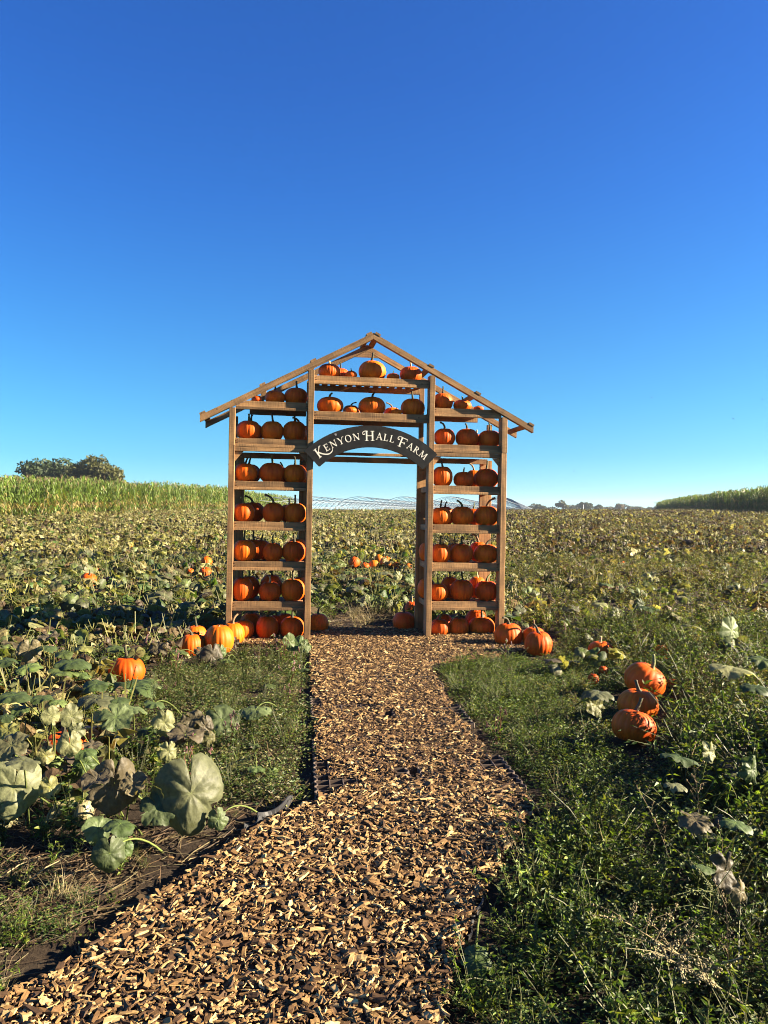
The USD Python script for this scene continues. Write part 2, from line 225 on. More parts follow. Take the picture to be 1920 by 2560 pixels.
rng = np.random.default_rng(7)
def instancer(name, label, protos, pos, quat, scale, idx, kind='stuff', cat=None):
    """protos: list of (mesh, material, tint, smooth) or lists of those."""
    p = UsdGeom.PointInstancer.Define(stage, numbered('/World', name)); base = str(p.GetPath()); paths = []
    for k, pr in enumerate(protos):
        pr = pr if isinstance(pr, list) else [pr]
        x = UsdGeom.Xform.Define(stage, f'{base}/kinds/kind_{k:03d}')
        for q, (m, mt, tn, sm) in enumerate(pr):
            g = usdkit.mesh(stage, f'{base}/kinds/kind_{k:03d}/piece_{q:03d}', m, mt, sm)
            if tn is not None: set_tint(g, tn)
        paths.append(x.GetPath())
    p.CreatePrototypesRel().SetTargets(paths)
    p.CreateProtoIndicesAttr(Vt.IntArray.FromNumpy(np.asarray(idx, np.int32)))
    p.CreatePositionsAttr(Vt.Vec3fArray.FromNumpy(np.asarray(pos, np.float32)))
    q = np.asarray(quat, np.float32)                # w, x, y, z
    p.CreateOrientationsAttr(Vt.QuathArray([Gf.Quath(float(a), float(b), float(c), float(d)) for a, b, c, d in q]))
    p.CreateScalesAttr(Vt.Vec3fArray.FromNumpy(np.asarray(scale, np.float32)))
    return tag(p.GetPrim(), label, cat, None, kind)
def euler_quat(yaw, tx=0.0, ty=0.0):
    """Rz(yaw) * Rx(tx) * Ry(ty)"""
    yaw, tx, ty = np.broadcast_arrays(yaw, tx, ty)
    def q(a, k): z = np.zeros((len(a), 4)); z[:, 0] = np.cos(a / 2); z[:, k] = np.sin(a / 2); return z
    def mul(a, b):
        w, x, y, z = a.T; W, X, Y, Z = b.T
        return np.stack([w * W - x * X - y * Y - z * Z, w * X + x * W + y * Z - z * Y, w * Y - x * Z + y * W + z * X, w * Z + x * Y - y * X + z * W], 1)
    return mul(mul(q(yaw, 3), q(tx, 1)), q(ty, 2))
def sample_in(poly, n, r):
    x0, y0, x1, y1 = poly.bounds; import shapely
    out = []; c = 0
    while c < n:
        a = r.uniform([x0, y0], [x1, y1], (n * 2, 2)); k = shapely.contains_xy(poly, a[:, 0], a[:, 1]); out.append(a[k]); c += k.sum()
    return np.vstack(out)[:n]
def chip_shape(r):
    L, Wd, T = r.uniform(0.022, 0.058), r.uniform(0.006, 0.021), r.uniform(0.002, 0.008)
    n = 3; v = []
    for k in range(n + 1):
        x = (k / n - 0.5) * L; a = (1 - 0.35 * r.random()) if 0 < k < n else r.uniform(0.35, 0.95)
        sh = r.uniform(-0.15, 0.15) * Wd; up = r.uniform(-0.5, 0.5) * T
        xe = x + (r.uniform(-0.12, 0.12) * L if k in (0, n) else 0)
        v += [(x, -a * Wd / 2 + sh, up), (xe, a * Wd / 2 + sh, up), (xe, a * Wd / 2 * 0.9 + sh, up + T * r.uniform(0.6, 1.1)), (x, -a * Wd / 2 * 0.9 + sh, up + T * r.uniform(0.6, 1.1))]
    f = []
    for k in range(n):
        o = 4 * k
        for s in range(4): f.append([o + s, o + (s + 1) % 4, o + 4 + (s + 1) % 4, o + 4 + s])
    f = np.vstack([tri(f)[:, ::-1], [[0, 1, 2], [0, 2, 3]], [[4 * n, 4 * n + 2, 4 * n + 1], [4 * n, 4 * n + 3, 4 * n + 2]]])
    return np.array(v), f
chips = [(chip_shape(rng), CHIP, None, False) for _ in range(22)]
pts = np.vstack([sample_in(FORE, 23000, rng), sample_in(NARROW, 27000, rng), sample_in(PATH.buffer(0.07).difference(PATH), 900, rng), sample_in(PATH.buffer(0.25).difference(PATH), 500, rng)])
op = is_open(pts[:, 0], pts[:, 1]); keep = ~op | (rng.random(len(pts)) < 0.25); pts, op = pts[keep], op[keep]
onp = np.array([PATH.contains(sg.Point(a, b)) for a, b in pts])
zz = np.where(onp, np.where(op, 0.006, path_height(pts[:, 0], pts[:, 1])), 0.004) + np.where(onp & ~op, rng.uniform(-0.002, 0.014, len(pts)), rng.uniform(0, 0.004, len(pts)))
n = len(pts)
sc = np.clip(rng.lognormal(-0.44, 0.36, (n, 1)), 0.3, 1.5) * np.where(pts[:, 1:] < 3.9, 1.0, 0.82) * np.array([[1, 1, 1]]); sc[:, 1] *= rng.uniform(0.7, 1.4, n)
instancer('wood_chips', 'pale and brown wood chips covering the path to the arch', chips, np.c_[pts, zz], euler_quat(rng.uniform(0, 6.28, n), rng.normal(0, 0.34, n), rng.normal(0, 0.2, n)), sc, rng.integers(0, 22, n))

# plastic paving grids that show where the chips have worn away
def paving_grid(c0, r0, nc, nr, label):
    R = np.array([[PN[0], PD[0], 0], [PN[1], PD[1], 0], [0, 0, 1.0]]); o = PO + PN * c0 * CELL + PD * r0 * CELL
    t = thing('paving_grid', label, 'plastic grid', mat4(R, (*o, 0)), 'plastic grids under the path')
    for k in range(nc + 1):
        wob = [(k * CELL + (0.009 * math.sin(y / CELL * math.pi * 2) if k in (0, nc) else 0), y) for y in np.linspace(0, nr * CELL, nr * 6 + 1 if k in (0, nc) else 2)]
        ls = sg.LineString(wob).buffer(0.0028, cap_style='flat', join_style='mitre')
        m = trimesh.creation.extrude_polygon(ls, 0.046); m.apply_translation([0, 0, -0.002]); obj('lengthwise_rib', m, PLASTIC, t)
    for k in range(nr + 1):
        obj('crosswise_rib', box(0.0025, nc * CELL - 0.0025, k * CELL - 0.0025, k * CELL + 0.0025, -0.004, 0.042, 0.0008), PLASTIC, t)
paving_grid(0, 0, 7, 7, 'dark plastic grid with open cells at the stepped left corner of the wood chip path')
paving_grid(0, 7, 7, 7, 'dark plastic grid showing along the left edge just beyond the stepped corner')
paving_grid(8, 1, 7, 7, 'dark plastic grid showing at the right edge of the path near its widening')
paving_grid(0, 22, 7, 7, 'dark plastic grid barely showing mid-way up the left edge of the path')
paving_grid(8, 17, 7, 7, 'dark plastic grid poking out at the right edge half-way to the arch')
paving_grid(8, 32, 7, 7, 'dark plastic grid poking out at the right edge close to the arch')

# ------------------------------------------------------------------ the timber arch (local axes: x along the front, y into the depth, z up)
TH, LEAN = math.atan(0.144), math.radians(1.0)
U0, W0, V0 = np.array([math.cos(TH), math.sin(TH), 0]), np.array([-math.sin(TH), math.cos(TH), 0]), np.array([0, 0, 1.0])
AU, AV, AW = U0 * math.cos(LEAN) - V0 * math.sin(LEAN), V0 * math.cos(LEAN) + U0 * math.sin(LEAN), W0
AR = np.stack([AU, AW, AV], 1); AO = np.array([-0.19, 8.434, 0]) + AU * 0.0115
def a_back(px, py, w):                            # photograph pixel -> (u, v) on the plane at depth w of the arch
    d = np.array([(px - 960) / FPX, 1, -(py - HY) / FPX]); C = np.array([0, 0, EYE]); o = AO + AW * w
    P = C + d * (((o - C) @ AW) / (d @ AW)) - AO
    return P @ AU, P @ AV
arch = thing('wooden_arch', 'open timber arch shaped like a house front with shelves full of pumpkins', 'arch', mat4(AR, AO))
DEP = 0.62; OI, OO, II, IO = 1.534, 1.599, 0.664, 0.728
ra = random.Random(11)
def board(name, x0, x1, y0, y1, z0, z1, label=None):
    ax = int(np.argmax([x1 - x0, y1 - y0, z1 - z0])); jt = lambda: ra.uniform(-0.0012, 0.0012)
    e = obj(name, box(x0 + jt(), x1 + jt(), y0 + jt(), y1 + jt(), z0 + jt(), z1 + jt()), WOOD[ax], arch)
    return tag(e, label) if label else e
RB = lambda u: 3.456 - 0.526 * abs(u)             # underside of the rafters
for s in (-1, 1):
    lo, hi = (OI, OO) if s > 0 else (-OO, -OI)
    board('post', lo, hi, 0, 0.15, 0.0, 2.197); board('post', lo, hi, 0.001, 0.149, 2.2, RB(OI) - 0.03)
    li, hi2 = (II, IO) if s > 0 else (-IO, -II)
    board('post', li, hi2, 0, 0.15, 0.0, RB(IO) - 0.002)
    for a, b in ((1.452, OO + 0.004), (0.652, 0.795)):                     # wide rear posts of the lower frame
        x0, x1 = (a, b) if s > 0 else (-b, -a)
        board('rear_post', x0, x1, DEP, DEP + 0.045, 0.0, 2.15)
    for a, b in ((OI, OO), (II, IO)):                                      # slimmer rear posts of the upper frame
        x0, x1 = (a, b) if s > 0 else (-b, -a)
        board('rear_post', x0 + 0.004, x1 - 0.004, DEP + 0.002, DEP + 0.055, 2.2, RB(a) - 0.05)
SHELF = {'F': 0.02, 'E': 0.453, 'D': 0.905, 'C': 1.351, 'B': 1.805, 'A': 2.285, 'T': 2.705}
CENTRE = {'G2': 2.62, 'G1': 3.024}
def shelf(x0, x1, v):
    """front rail, lower lip, rear rail and the slats that run from front to back"""
    if v > 0.1:
        fx0, fx1 = x0 + 0.002, x1 - 0.002
        if 2.69 < v < 2.8:                               # this rail is cut off slantwise under the rafter
            q = [(IO + 0.002, v - 0.066), (OI - 0.002, v - 0.066), (OI - 0.002, RB(OI) - 0.003), (1.42, v), (IO + 0.002, v)]
            m = trimesh.creation.extrude_polygon(sg.Polygon([(a if x0 > 0 else -a, b) for a, b in q]), 0.026); w = np.array(m.vertices)
            obj('front_rail', (np.stack([w[:, 0], 0.072 - w[:, 2], w[:, 1]], 1), m.faces), WOOD[0], arch)
        else: board('front_rail', fx0, fx1, 0.046, 0.072, v - 0.066, v)
        board('ledger', fx0, fx1, 0.026, 0.071, v - 0.098, v - 0.0665)
        board('rear_rail', max(fx0, -1.4) if 2.69 < v < 2.8 else fx0, min(fx1, 1.4) if 2.69 < v < 2.8 else fx1, DEP - 0.030, DEP - 0.003, v - 0.085, v - 0.018)
        z1 = v - 0.006
    else:
        board('front_rail', x0 + 0.002, x1 - 0.002, 0.03, 0.072, -0.03, v); z1 = v - 0.004
    if 2.69 < v < 2.8: x0, x1 = max(x0, -1.41), min(x1, 1.41)
    n = max(2, int(round((x1 - x0) / 0.102))); p = (x1 - x0) / n
    for k in range(n):
        c = x0 + (k + 0.5) * p + ra.uniform(-0.006, 0.006); hw = 0.034
        board('slat', c - hw, c + hw, 0.074, DEP - 0.032 if v > 0.1 else DEP - 0.03, z1 - 0.018, z1)
for k, v in SHELF.items():
    for s in (-1, 1):
        x0, x1 = (IO, OI) if s > 0 else (-OI, -IO)
        shelf(x0, x1, v)
        if k not in 'TF':                          # side rails at both ends of every shelf
            for a, b in ((IO - 0.03, IO - 0.004), (OI + 0.004, OI + 0.03)):
                q0, q1 = (a, b) if s > 0 else (-b, -a)
                board('side_rail', q0, q1, 0.152, DEP - 0.002, v - 0.075, v - 0.008)
for k, v in CENTRE.items(): shelf(-II, II, v)
for s in (-1, 1):                                  # top rail and gussets of the lower frame
    x0, x1 = (IO, OI) if s > 0 else (-OI, -IO)
    board('frame_rail', x0 + 0.001, x1 - 0.001, 0.026, 0.07, 2.140, 2.183)
    board('frame_rail', x0 + 0.001, x1 - 0.001, DEP - 0.04, DEP - 0.005, 2.10, 2.165)
    for e, d in ((x0, 1), (x1, -1)):
        m = trimesh.creation.extrude_polygon(sg.Polygon([(0.001, 0), (0.13, 0), (0.095, 0), (0.001, -0.11)]).buffer(0), 0.03)
        v = np.array(m.vertices); v = np.stack([e + d * v[:, 0], 0.045 + v[:, 2], 2.138 + v[:, 1]], 1); f = m.faces if d < 0 else m.faces[:, ::-1]
        obj('corner_brace', (v, f), WOOD[0], arch)
board('lintel', -II + 0.001, II - 0.001, DEP - 0.004, DEP + 0.04, 2.085, 2.15)
board('lintel', -II + 0.001, II - 0.001, DEP - 0.05, DEP - 0.006, 2.165, 2.20)
def rafter(name, y0, y1, s, drop=0.0, u_end=1.915):
    h = 0.066; v = []
    for y in (y0, y1):
        v += [(0.001 * s, y, RB(0) - drop), (s * u_end, y, RB(u_end) - drop), (s * u_end, y, RB(u_end) + h * 1.06 - drop), (0.001 * s, y, RB(0) + h * 1.06 - drop)]
    f = [[0, 1, 2, 3], [7, 6, 5, 4], [0, 4, 5, 1], [1, 5, 6, 2], [2, 6, 7, 3], [3, 7, 4, 0]]
    f = tri(f); f = f if s < 0 else f[:, ::-1]
    a = math.atan(0.526)                           # built flat and turned, so that the grain follows the rafter
    v = np.array(v); m = trimesh.Trimesh(v, f); m.fix_normals()
    L = np.array([[math.cos(a), 0, s * math.sin(a) * -1], [0, 1, 0], [s * math.sin(a), 0, math.cos(a)]])
    path = numbered(str(arch.GetPath()), name)
    w = (np.array(m.vertices) - [0, 0, RB(0)]) @ L.T
    g = usdkit.mesh(stage, path, (w, m.faces), WOOD[0]); R = L.T
    g.AddTransformOp().Set(mat4(R, (0, 0, RB(0))))
    return R
for s in (-1, 1):
    Rf = rafter('rafter', -0.004, 0.066, s); rafter('rafter', DEP - 0.005, DEP + 0.05, s, 0.0)
    for u in (0.045, 0.675, 1.235, 1.885):         # battens laid across the rafters
        a = math.atan(0.526); hw = 0.034; top = RB(u) + 0.072
        b = box(-hw, hw, -0.008, DEP + 0.06, 0.0, 0.024)
        path = numbered(str(arch.GetPath()), 'roof_batten'); g = usdkit.mesh(stage, path, b, WOOD[1])
        R = np.array([[math.cos(a), 0, s * math.sin(a)], [0, 1, 0], [-s * math.sin(a), 0, math.cos(a)]])
        g.AddTransformOp().Set(mat4(R, (s * u, 0, top - 0.0015)))
for y in (-0.004, DEP + 0.03):                     # small gusset plate under the ridge
    m = trimesh.creation.extrude_polygon(sg.Polygon([(-0.15, 3.368), (0.15, 3.368), (0.001, 3.45), (-0.001, 3.45)]), 0.014)
    v = np.array(m.vertices); 
    if y > 0: obj('ridge_plate', (np.stack([v[:, 0], y - 0.045 + v[:, 2], v[:, 1]], 1), m.faces[:, ::-1]), WOOD[0], arch)

SCREW = plain('dark_screw', (0.02, 0.018, 0.016), 0.5)
for vv, spans in [(v, ((-OI, -IO), (IO, OI))) for v in list(SHELF.values())[1:]] + [(v, ((-II, II),)) for v in CENTRE.values()]:
    for x0, x1 in spans:
        for x in (x0 + 0.022, x1 - 0.022):
            if RB(x) < vv: continue
            for dz in (-0.02, -0.048):
                c = trimesh.creation.cylinder(0.0045, 0.006, sections=7); c.apply_transform(trimesh.transformations.rotation_matrix(math.pi / 2, [1, 0, 0])); c.apply_translation([x + ra.uniform(-0.006, 0.006), 0.0445, vv + dz]); obj('screw', c, SCREW, arch)

# ------------------------------------------------------------------ the arched sign
def stroke(p, w, cap='flat'): return sg.LineString(p).buffer(w / 2, cap_style=cap, join_style='round', quad_segs=8)
def serif(x, y, h, t=0.055): return sg.box(x - h, y - t / 2, x + h, y + t / 2)
def curve(fn, a, b, n=24): return [fn(a + (b - a) * k / n) for k in range(n + 1)]
def bez(a, b, c, d, n=18): return [tuple((1 - t) ** 3 * np.array(a) + 3 * t * (1 - t) ** 2 * np.array(b) + 3 * t * t * (1 - t) * np.array(c) + t ** 3 * np.array(d)) for t in np.linspace(0, 1, n + 1)]
def taper(pts, w0, w1): return unary_union([stroke([pts[k], pts[k + 1]], w0 + (w1 - w0) * k / (len(pts) - 1), 'round') for k in range(len(pts) - 1)])
def glyph(c, swash=False):
    Tk, tn = 0.15, 0.07; U = unary_union
    if c == 'K':
        g = [stroke([(0.2, 0), (0.2, 1)], Tk), serif(0.2, 0.028, 0.17), serif(0.2, 0.972, 0.17), stroke([(0.24, 0.44), (0.72, 0.97)], tn), serif(0.74, 0.972, 0.13)]
        g.append(taper(bez((0.32, 0.55), (0.62, 0.1), (0.95, -0.26), (1.35, -0.2)), 0.13, 0.10)); g.append(taper(bez((1.35, -0.2), (1.6, -0.17), (1.72, -0.03), (1.74, 0.14)), 0.11, 0.03)); return U(g), 0.92
    if c == 'E': return U([stroke([(0.2, 0), (0.2, 1)], Tk), serif(0.16, 0.028, 0.13), serif(0.16, 0.972, 0.13), stroke([(0.2, 0.965), (0.66, 0.965)], tn), stroke([(0.2, 0.51), (0.56, 0.51)], tn), stroke([(0.2, 0.035), (0.7, 0.035)], tn), stroke([(0.655, 0.99), (0.66, 0.79)], 0.05), stroke([(0.56, 0.62), (0.56, 0.4)], 0.05), stroke([(0.69, 0.01), (0.73, 0.23)], 0.05)]), 0.82
    if c == 'N': return U([stroke([(0.2, 0), (0.2, 0.97)], tn), serif(0.2, 0.028, 0.14), serif(0.14, 0.972, 0.14), stroke([(0.2, 0.95), (0.86, 0.04)], Tk), stroke([(0.87, 0), (0.87, 1)], tn), serif(0.87, 0.972, 0.14)]), 1.08
    if c == 'Y': return U([stroke([(0.47, 0), (0.47, 0.45)], Tk), serif(0.47, 0.028, 0.17), stroke([(0.47, 0.42), (0.14, 0.97)], Tk * 0.9), taper(bez((0.47, 0.42), (0.62, 0.72), (0.72, 1.06), (0.98, 0.93)), tn, 0.07), serif(0.14, 0.972, 0.14)]), 0.92
    if c == 'O':
        e = lambda rx, ry: sg.Polygon(curve(lambda t: (0.53 + rx * math.cos(t), 0.5 + ry * math.sin(t)), 0, 2 * math.pi, 40))
        return e(0.47, 0.53).difference(sa.rotate(e(0.315, 0.465), 8)), 1.06
    if c == 'H':
        g = [stroke([(0.42, 0), (0.42, 1)], Tk), stroke([(1.03, 0), (1.03, 1)], Tk), stroke([(0.42, 0.52), (1.03, 0.52)], tn), serif(0.42, 0.028, 0.18), serif(1.03, 0.028, 0.18), serif(1.03, 0.972, 0.18)]
        g += [taper(bez((0.52, 0.975), (0.3, 1.02), (0.02, 1.0), (0.02, 0.76)), 0.07, 0.06), taper(bez((0.02, 0.76), (0.03, 0.64), (0.16, 0.6), (0.2, 0.7)), 0.06, 0.10)]; return U(g), 1.28
    if c == 'A': return U([stroke([(0.12, 0.02), (0.46, 1.0)], tn), stroke([(0.44, 1.02), (0.83, 0.02)], Tk), stroke([(0.25, 0.36), (0.68, 0.36)], 0.06), serif(0.12, 0.028, 0.12), serif(0.84, 0.028, 0.15)]), 0.96
    if c == 'L': return U([stroke([(0.2, 0), (0.2, 1)], Tk), serif(0.2, 0.972, 0.16), serif(0.16, 0.028, 0.12), stroke([(0.2, 0.035), (0.66, 0.035)], tn), stroke([(0.65, 0.01), (0.71, 0.26)], 0.05)]), 0.78
    if c == 'F':
        g = [stroke([(0.42, 0), (0.42, 1)], Tk), serif(0.42, 0.028, 0.18), stroke([(0.42, 0.965), (0.98, 0.965)], tn), stroke([(0.42, 0.5), (0.82, 0.5)], tn), stroke([(0.98, 0.99), (0.99, 0.77)], 0.05), stroke([(0.82, 0.62), (0.82, 0.38)], 0.05)]
        g += [taper(bez((0.5, 0.975), (0.25, 1.02), (0.0, 1.0), (0.0, 0.76)), 0.07, 0.06), taper(bez((0.0, 0.76), (0.01, 0.64), (0.14, 0.6), (0.18, 0.7)), 0.06, 0.10)]; return U(g), 1.06
    if c == 'R':
        bowl = sg.Polygon(curve(lambda t: (0.25 + 0.42 * math.cos(t), 0.735 + 0.265 * math.sin(t)), -math.pi / 2, math.pi / 2)).difference(sg.Polygon(curve(lambda t: (0.25 + 0.27 * math.cos(t), 0.735 + 0.2 * math.sin(t)), -math.pi / 2, math.pi / 2)))
        return U([stroke([(0.2, 0), (0.2, 1)], Tk), serif(0.2, 0.028, 0.15), serif(0.14, 0.972, 0.12), bowl, taper(bez((0.36, 0.48), (0.55, 0.3), (0.66, 0.02), (0.95, 0.0)), 0.13, 0.07)]), 0.92
    if c == 'M': return U([stroke([(0.16, 0.02), (0.24, 0.97)], tn), stroke([(0.24, 0.98), (0.58, 0.08)], Tk * 0.9), stroke([(0.58, 0.06), (0.96, 0.98)], tn), stroke([(0.96, 1.0), (1.04, 0.02)], Tk), serif(0.16, 0.028, 0.14), serif(1.05, 0.028, 0.16), serif(0.18, 0.972, 0.08), serif(1.02, 0.972, 0.1)]), 1.22
RO, RI, RBASE, CV = 1.10, 0.853, 0.925, 1.365      # radii of the sign and of its lettering, height of their centre
sign = thing('arched_sign', 'black arched board lettered KENYON HALL FARM in cream across the doorway of the arch', 'sign', mat4(AR, AO + AV * CV - AW * 0.0225))
half = math.radians(44)
outl = sg.Polygon([(RO * math.sin(t), RO * math.cos(t)) for t in np.linspace(-half, half, 90)] + [(RI * math.sin(t), RI * math.cos(t)) for t in np.linspace(half, -half, 90)]).buffer(-0.018).buffer(0.018, quad_segs=8)
m = trimesh.creation.extrude_polygon(outl, 0.02); v = np.array(m.vertices)
obj('sign_board', (np.stack([v[:, 0], 0.02 - v[:, 2], v[:, 1]], 1), m.faces), BLACKBOARD, sign)
words = [('K', 0.118), ('E', 0.082), ('N', 0.082), ('Y', 0.082), ('O', 0.082), ('N', 0.082), (' ', 0.0), ('H', 0.118), ('A', 0.082), ('L', 0.082), ('L', 0.082), (' ', 0.0), ('F', 0.118), ('A', 0.082), ('R', 0.082), ('M', 0.082)]
lay, x = [], 0.0
for c, h in words:
    if c == ' ': x += 0.016; continue
    g, adv = glyph(c); lay.append((c, h, g, adv, x)); x += adv * h * 1.0 + 0.009
S = (2 * math.radians(40.2) * RBASE) / (x - 0.009)
for c, h, g, adv, x0 in lay:
    xc = (x0 + adv * h / 2) * S; t = xc / RBASE - math.radians(40.2)
    hh = h * (S * 0.5 + 0.5); lift = 0.018 if h < 0.1 else 0.0
    gg = sa.scale(sa.translate(g, -adv / 2, 0), hh * 0.98, hh, origin=(0, 0)).buffer(0)
    gg = gg.simplify(0.0004); polys = list(gg.geoms) if hasattr(gg, 'geoms') else [gg]
    ms = trimesh.util.concatenate([trimesh.creation.extrude_polygon(p, 0.0025) for p in polys if p.area > 1e-6]); v = np.array(ms.vertices); v[:, 1] += RBASE + lift
    X = v[:, 0] * math.cos(t) + v[:, 1] * math.sin(t); Z = -v[:, 0] * math.sin(t) + v[:, 1] * math.cos(t)
    obj('letter', (np.stack([X, 0.0008 - v[:, 2], Z], 1), ms.faces), CREAM, sign)
star = sg.Polygon([((0.010 + 0.008 * (k % 2)) * math.cos(k * math.pi / 6.5), (0.010 + 0.008 * (k % 2)) * math.sin(k * math.pi / 6.5)) for k in range(13)])
FLAKE = plain('grey_flake', (0.16, 0.15, 0.15), 0.8)
m = trimesh.creation.extrude_polygon(star, 0.0012); v = np.array(m.vertices); obj('paint_flake', (np.stack([v[:, 0] - 0.415, 0.0004 - v[:, 2], v[:, 1] + 0.985], 1), m.faces), FLAKE, sign)

# ------------------------------------------------------------------ pumpkins
def pumpkin_body(seed, ribs, depth, squash=0.82, flat=0.0, warty=False, lean=0.0):
    r = np.random.default_rng(seed); lon, lat = max(60, ribs * 5), 26
    th = np.arange(lon) * 2 * np.pi / lon; ph = np.linspace(0, np.pi, lat)
    T, P = np.meshgrid(th, ph)                     # P = 0 at the bottom
    ph0 = r.uniform(0, 6.28); warp = 0.25 * np.sin(T * 2 + r.uniform(0, 6)) / 2 + 0.18 * np.sin(T * 3 + r.uniform(0, 6)) / 2
    g = np.abs(np.sin(ribs * (T + warp * 0.35) / 2 + ph0 * 0)) ** 0.4
    amp = 1 + 0.5 * np.sin(T * 5 + r.uniform(0, 6)) * 0.5
    s = np.sin(P) ** 0.82
    R = s * (1 - depth * amp * (1 - g) * np.clip(np.sin(P) * 1.5, 0, 1))
    lop = 1 + 0.035 * np.cos(T + r.uniform(0, 6)) + 0.025 * np.cos(2 * T + r.uniform(0, 6))
    R = R * lop
    z = -np.cos(P) * squash
    z = z - 0.17 * np.exp(-(s / 0.24) ** 2) * (z > 0) * (0.8 + 0.5 * (1 - g)) + 0.12 * np.exp(-(s / 0.3) ** 2) * (z < 0)
    z = np.where(z < -squash * 0.86, -squash * 0.86 + (z + squash * 0.86) * 0.35, z)
    z = z + lean * R * np.cos(T)
    v = np.stack([R * np.cos(T), R * np.sin(T), z], -1).reshape(-1, 3)
    if warty:
        nn = meshkit.noise(v * 9.0); v = v * (1 + 0.07 * np.clip(nn - 0.1, 0, 1) * (v[:, :1] > -0.2).ravel())[:, None]
    v = v * (1 + 0.012 * meshkit.noise(v * 3.0 + seed))[:, None]
    v[:, 2] -= v[:, 2].min(); w = (v[:, 0].max() - v[:, 0].min() + v[:, 1].max() - v[:, 1].min()) / 2; v = v / w
    i, j = np.meshgrid(np.arange(lat - 1), np.arange(lon), indexing='ij')
    f = tri(np.stack([i * lon + j, i * lon + (j + 1) % lon, (i + 1) * lon + (j + 1) % lon, (i + 1) * lon + j], -1).reshape(-1, 4))
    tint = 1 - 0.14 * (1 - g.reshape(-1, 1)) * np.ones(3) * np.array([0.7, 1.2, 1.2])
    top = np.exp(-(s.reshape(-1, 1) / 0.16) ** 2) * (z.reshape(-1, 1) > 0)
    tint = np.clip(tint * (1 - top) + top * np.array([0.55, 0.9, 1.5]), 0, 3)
    return (v, f), tint, v.reshape(lat, lon, 3)[-1].mean(0)[2]
def pumpkin_stem(seed, zbase, length, bend, kind):
    r = np.random.default_rng(seed); n = 9; t = np.linspace(0, 1, n)
    d = r.uniform(0, 6.28); px = bend * length * t ** 2
    pts = np.stack([px * math.cos(d) + 0.015 * np.sin(t * 5 + seed), px * math.sin(d), zbase - 0.02 + length * (t - 0.35 * abs(bend) * t ** 3)], 1)
    rad = 0.050 * (1 - 0.42 * t) + 0.060 * np.exp(-(t / 0.13) ** 2) + 0.012 * np.exp(-((1 - t) / 0.1) ** 2)
    sides = 10; v, f = tube(pts, rad, sides)
    c = pts.repeat(sides, 0); k = np.tile(np.where(np.arange(sides) % 2, 1.12, 0.8), n)[:, None]; v = c + (v - c) * k
    col = {'dark': (0.045, 0.04, 0.02), 'green': (0.09, 0.095, 0.03), 'pale': (0.3, 0.24, 0.13), 'brown': (0.12, 0.075, 0.035)}[kind]
    tint = np.array(col) * np.ones((len(v), 3)); tint[-sides:] *= 1.6
    return (v, f), tint
SPEC = [(1, 18, 0.053, 0.80, 0.36, 0.10, 'dark'), (2, 22, 0.043, 0.84, 0.30, 0.35, 'dark'), (3, 16, 0.059, 0.76, 0.33, 0.6, 'green'), (4, 20, 0.037, 0.88, 0.40, -0.15, 'dark'), (5, 24, 0.046, 0.80, 0.28, 0.15, 'pale'),
        (6, 17, 0.056, 0.72, 0.42, 0.8, 'brown'), (7, 21, 0.034, 0.82, 0.32, 0.05, 'green'), (8, 19, 0.050, 0.78, 0.38, 0.9, 'dark')]
SHAPES = {}
for k, (seed, ribs, dep, sq, ln, bend, kind) in enumerate(SPEC):
    (bm, bt, zt) = pumpkin_body(seed, ribs, dep, sq); SHAPES[k] = (bm, bt, zt, pumpkin_stem(seed, zt, ln * 1.15, bend, kind))
bm, bt, zt = pumpkin_body(21, 18, 0.055, 0.86); SHAPES['scar'] = (bm, bt, zt, pumpkin_stem(21, zt - 0.01, 0.05, 0.0, 'pale'))
bm, bt, zt = pumpkin_body(22, 18, 0.045, 0.82, warty=True); SHAPES['warty'] = (bm, bt, zt, pumpkin_stem(22, zt, 0.38, 0.5, 'dark'))
FIRST = {}
def pumpkin(shape, R, pos, size, label, group, tinted=None):
    skin = SQUASH if tinted == 'cream' else PUMP
    """size = (width, height) in metres"""
    w, h = size; bm, bt, zt, (sm, stt) = SHAPES[shape]; h0 = bm[0][:, 2].max()
    Mx = mat4(np.asarray(R) * np.array([w, w, h / h0]), pos)
    if shape in FIRST and tinted is None: return tag(copy_of(FIRST[shape], 'pumpkin', Mx, label, group), None, 'pumpkin')
    t = thing('pumpkin', label, 'pumpkin', Mx, group)
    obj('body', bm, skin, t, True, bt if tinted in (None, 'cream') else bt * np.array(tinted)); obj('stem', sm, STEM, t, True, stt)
    if tinted is None: FIRST[shape] = t
    return t
LEVEL = {'F': 'bottom', 'E': 'second', 'D': 'third', 'C': 'fourth', 'B': 'fifth', 'A': 'sixth', 'T': 'topmost'}
rq = random.Random(5)
def on_shelf(level, v, px, wpx, hpx, row, shape, label, tilt=0.0, py=None):
    w = {'f': 0.088, 'b': 0.37, 'm': 0.27}[row]
    y = HY - FPX * (v - EYE) / 8.6
    d0 = 1.0
    for _ in range(3):                              # the size follows from the depth of the middle of the pumpkin
        W = wpx * d0 / FPX; wc = w + W / 2 if row == 'f' else w + W / 2
        wc = min(wc, DEP - 0.06 - W * 0.35); P = AO + AW * wc; d0 = P[1] + (px - 960) / FPX * P[1] * 0.144
    u, _ = a_back(px, y, wc); H = hpx * d0 / FPX
    P = AO + AU * u + AW * wc + AV * (v - 0.004)
    pumpkin(shape, AR @ rotz(rq.uniform(0, 6.28)) @ rotx(tilt), P, (W, H), label, 'pumpkins on the shelves of the arch')
SIDE = {'left': 'left', 'right': 'right'}
ORD = {1: 'left-hand', 2: 'middle', 3: 'right-hand'}
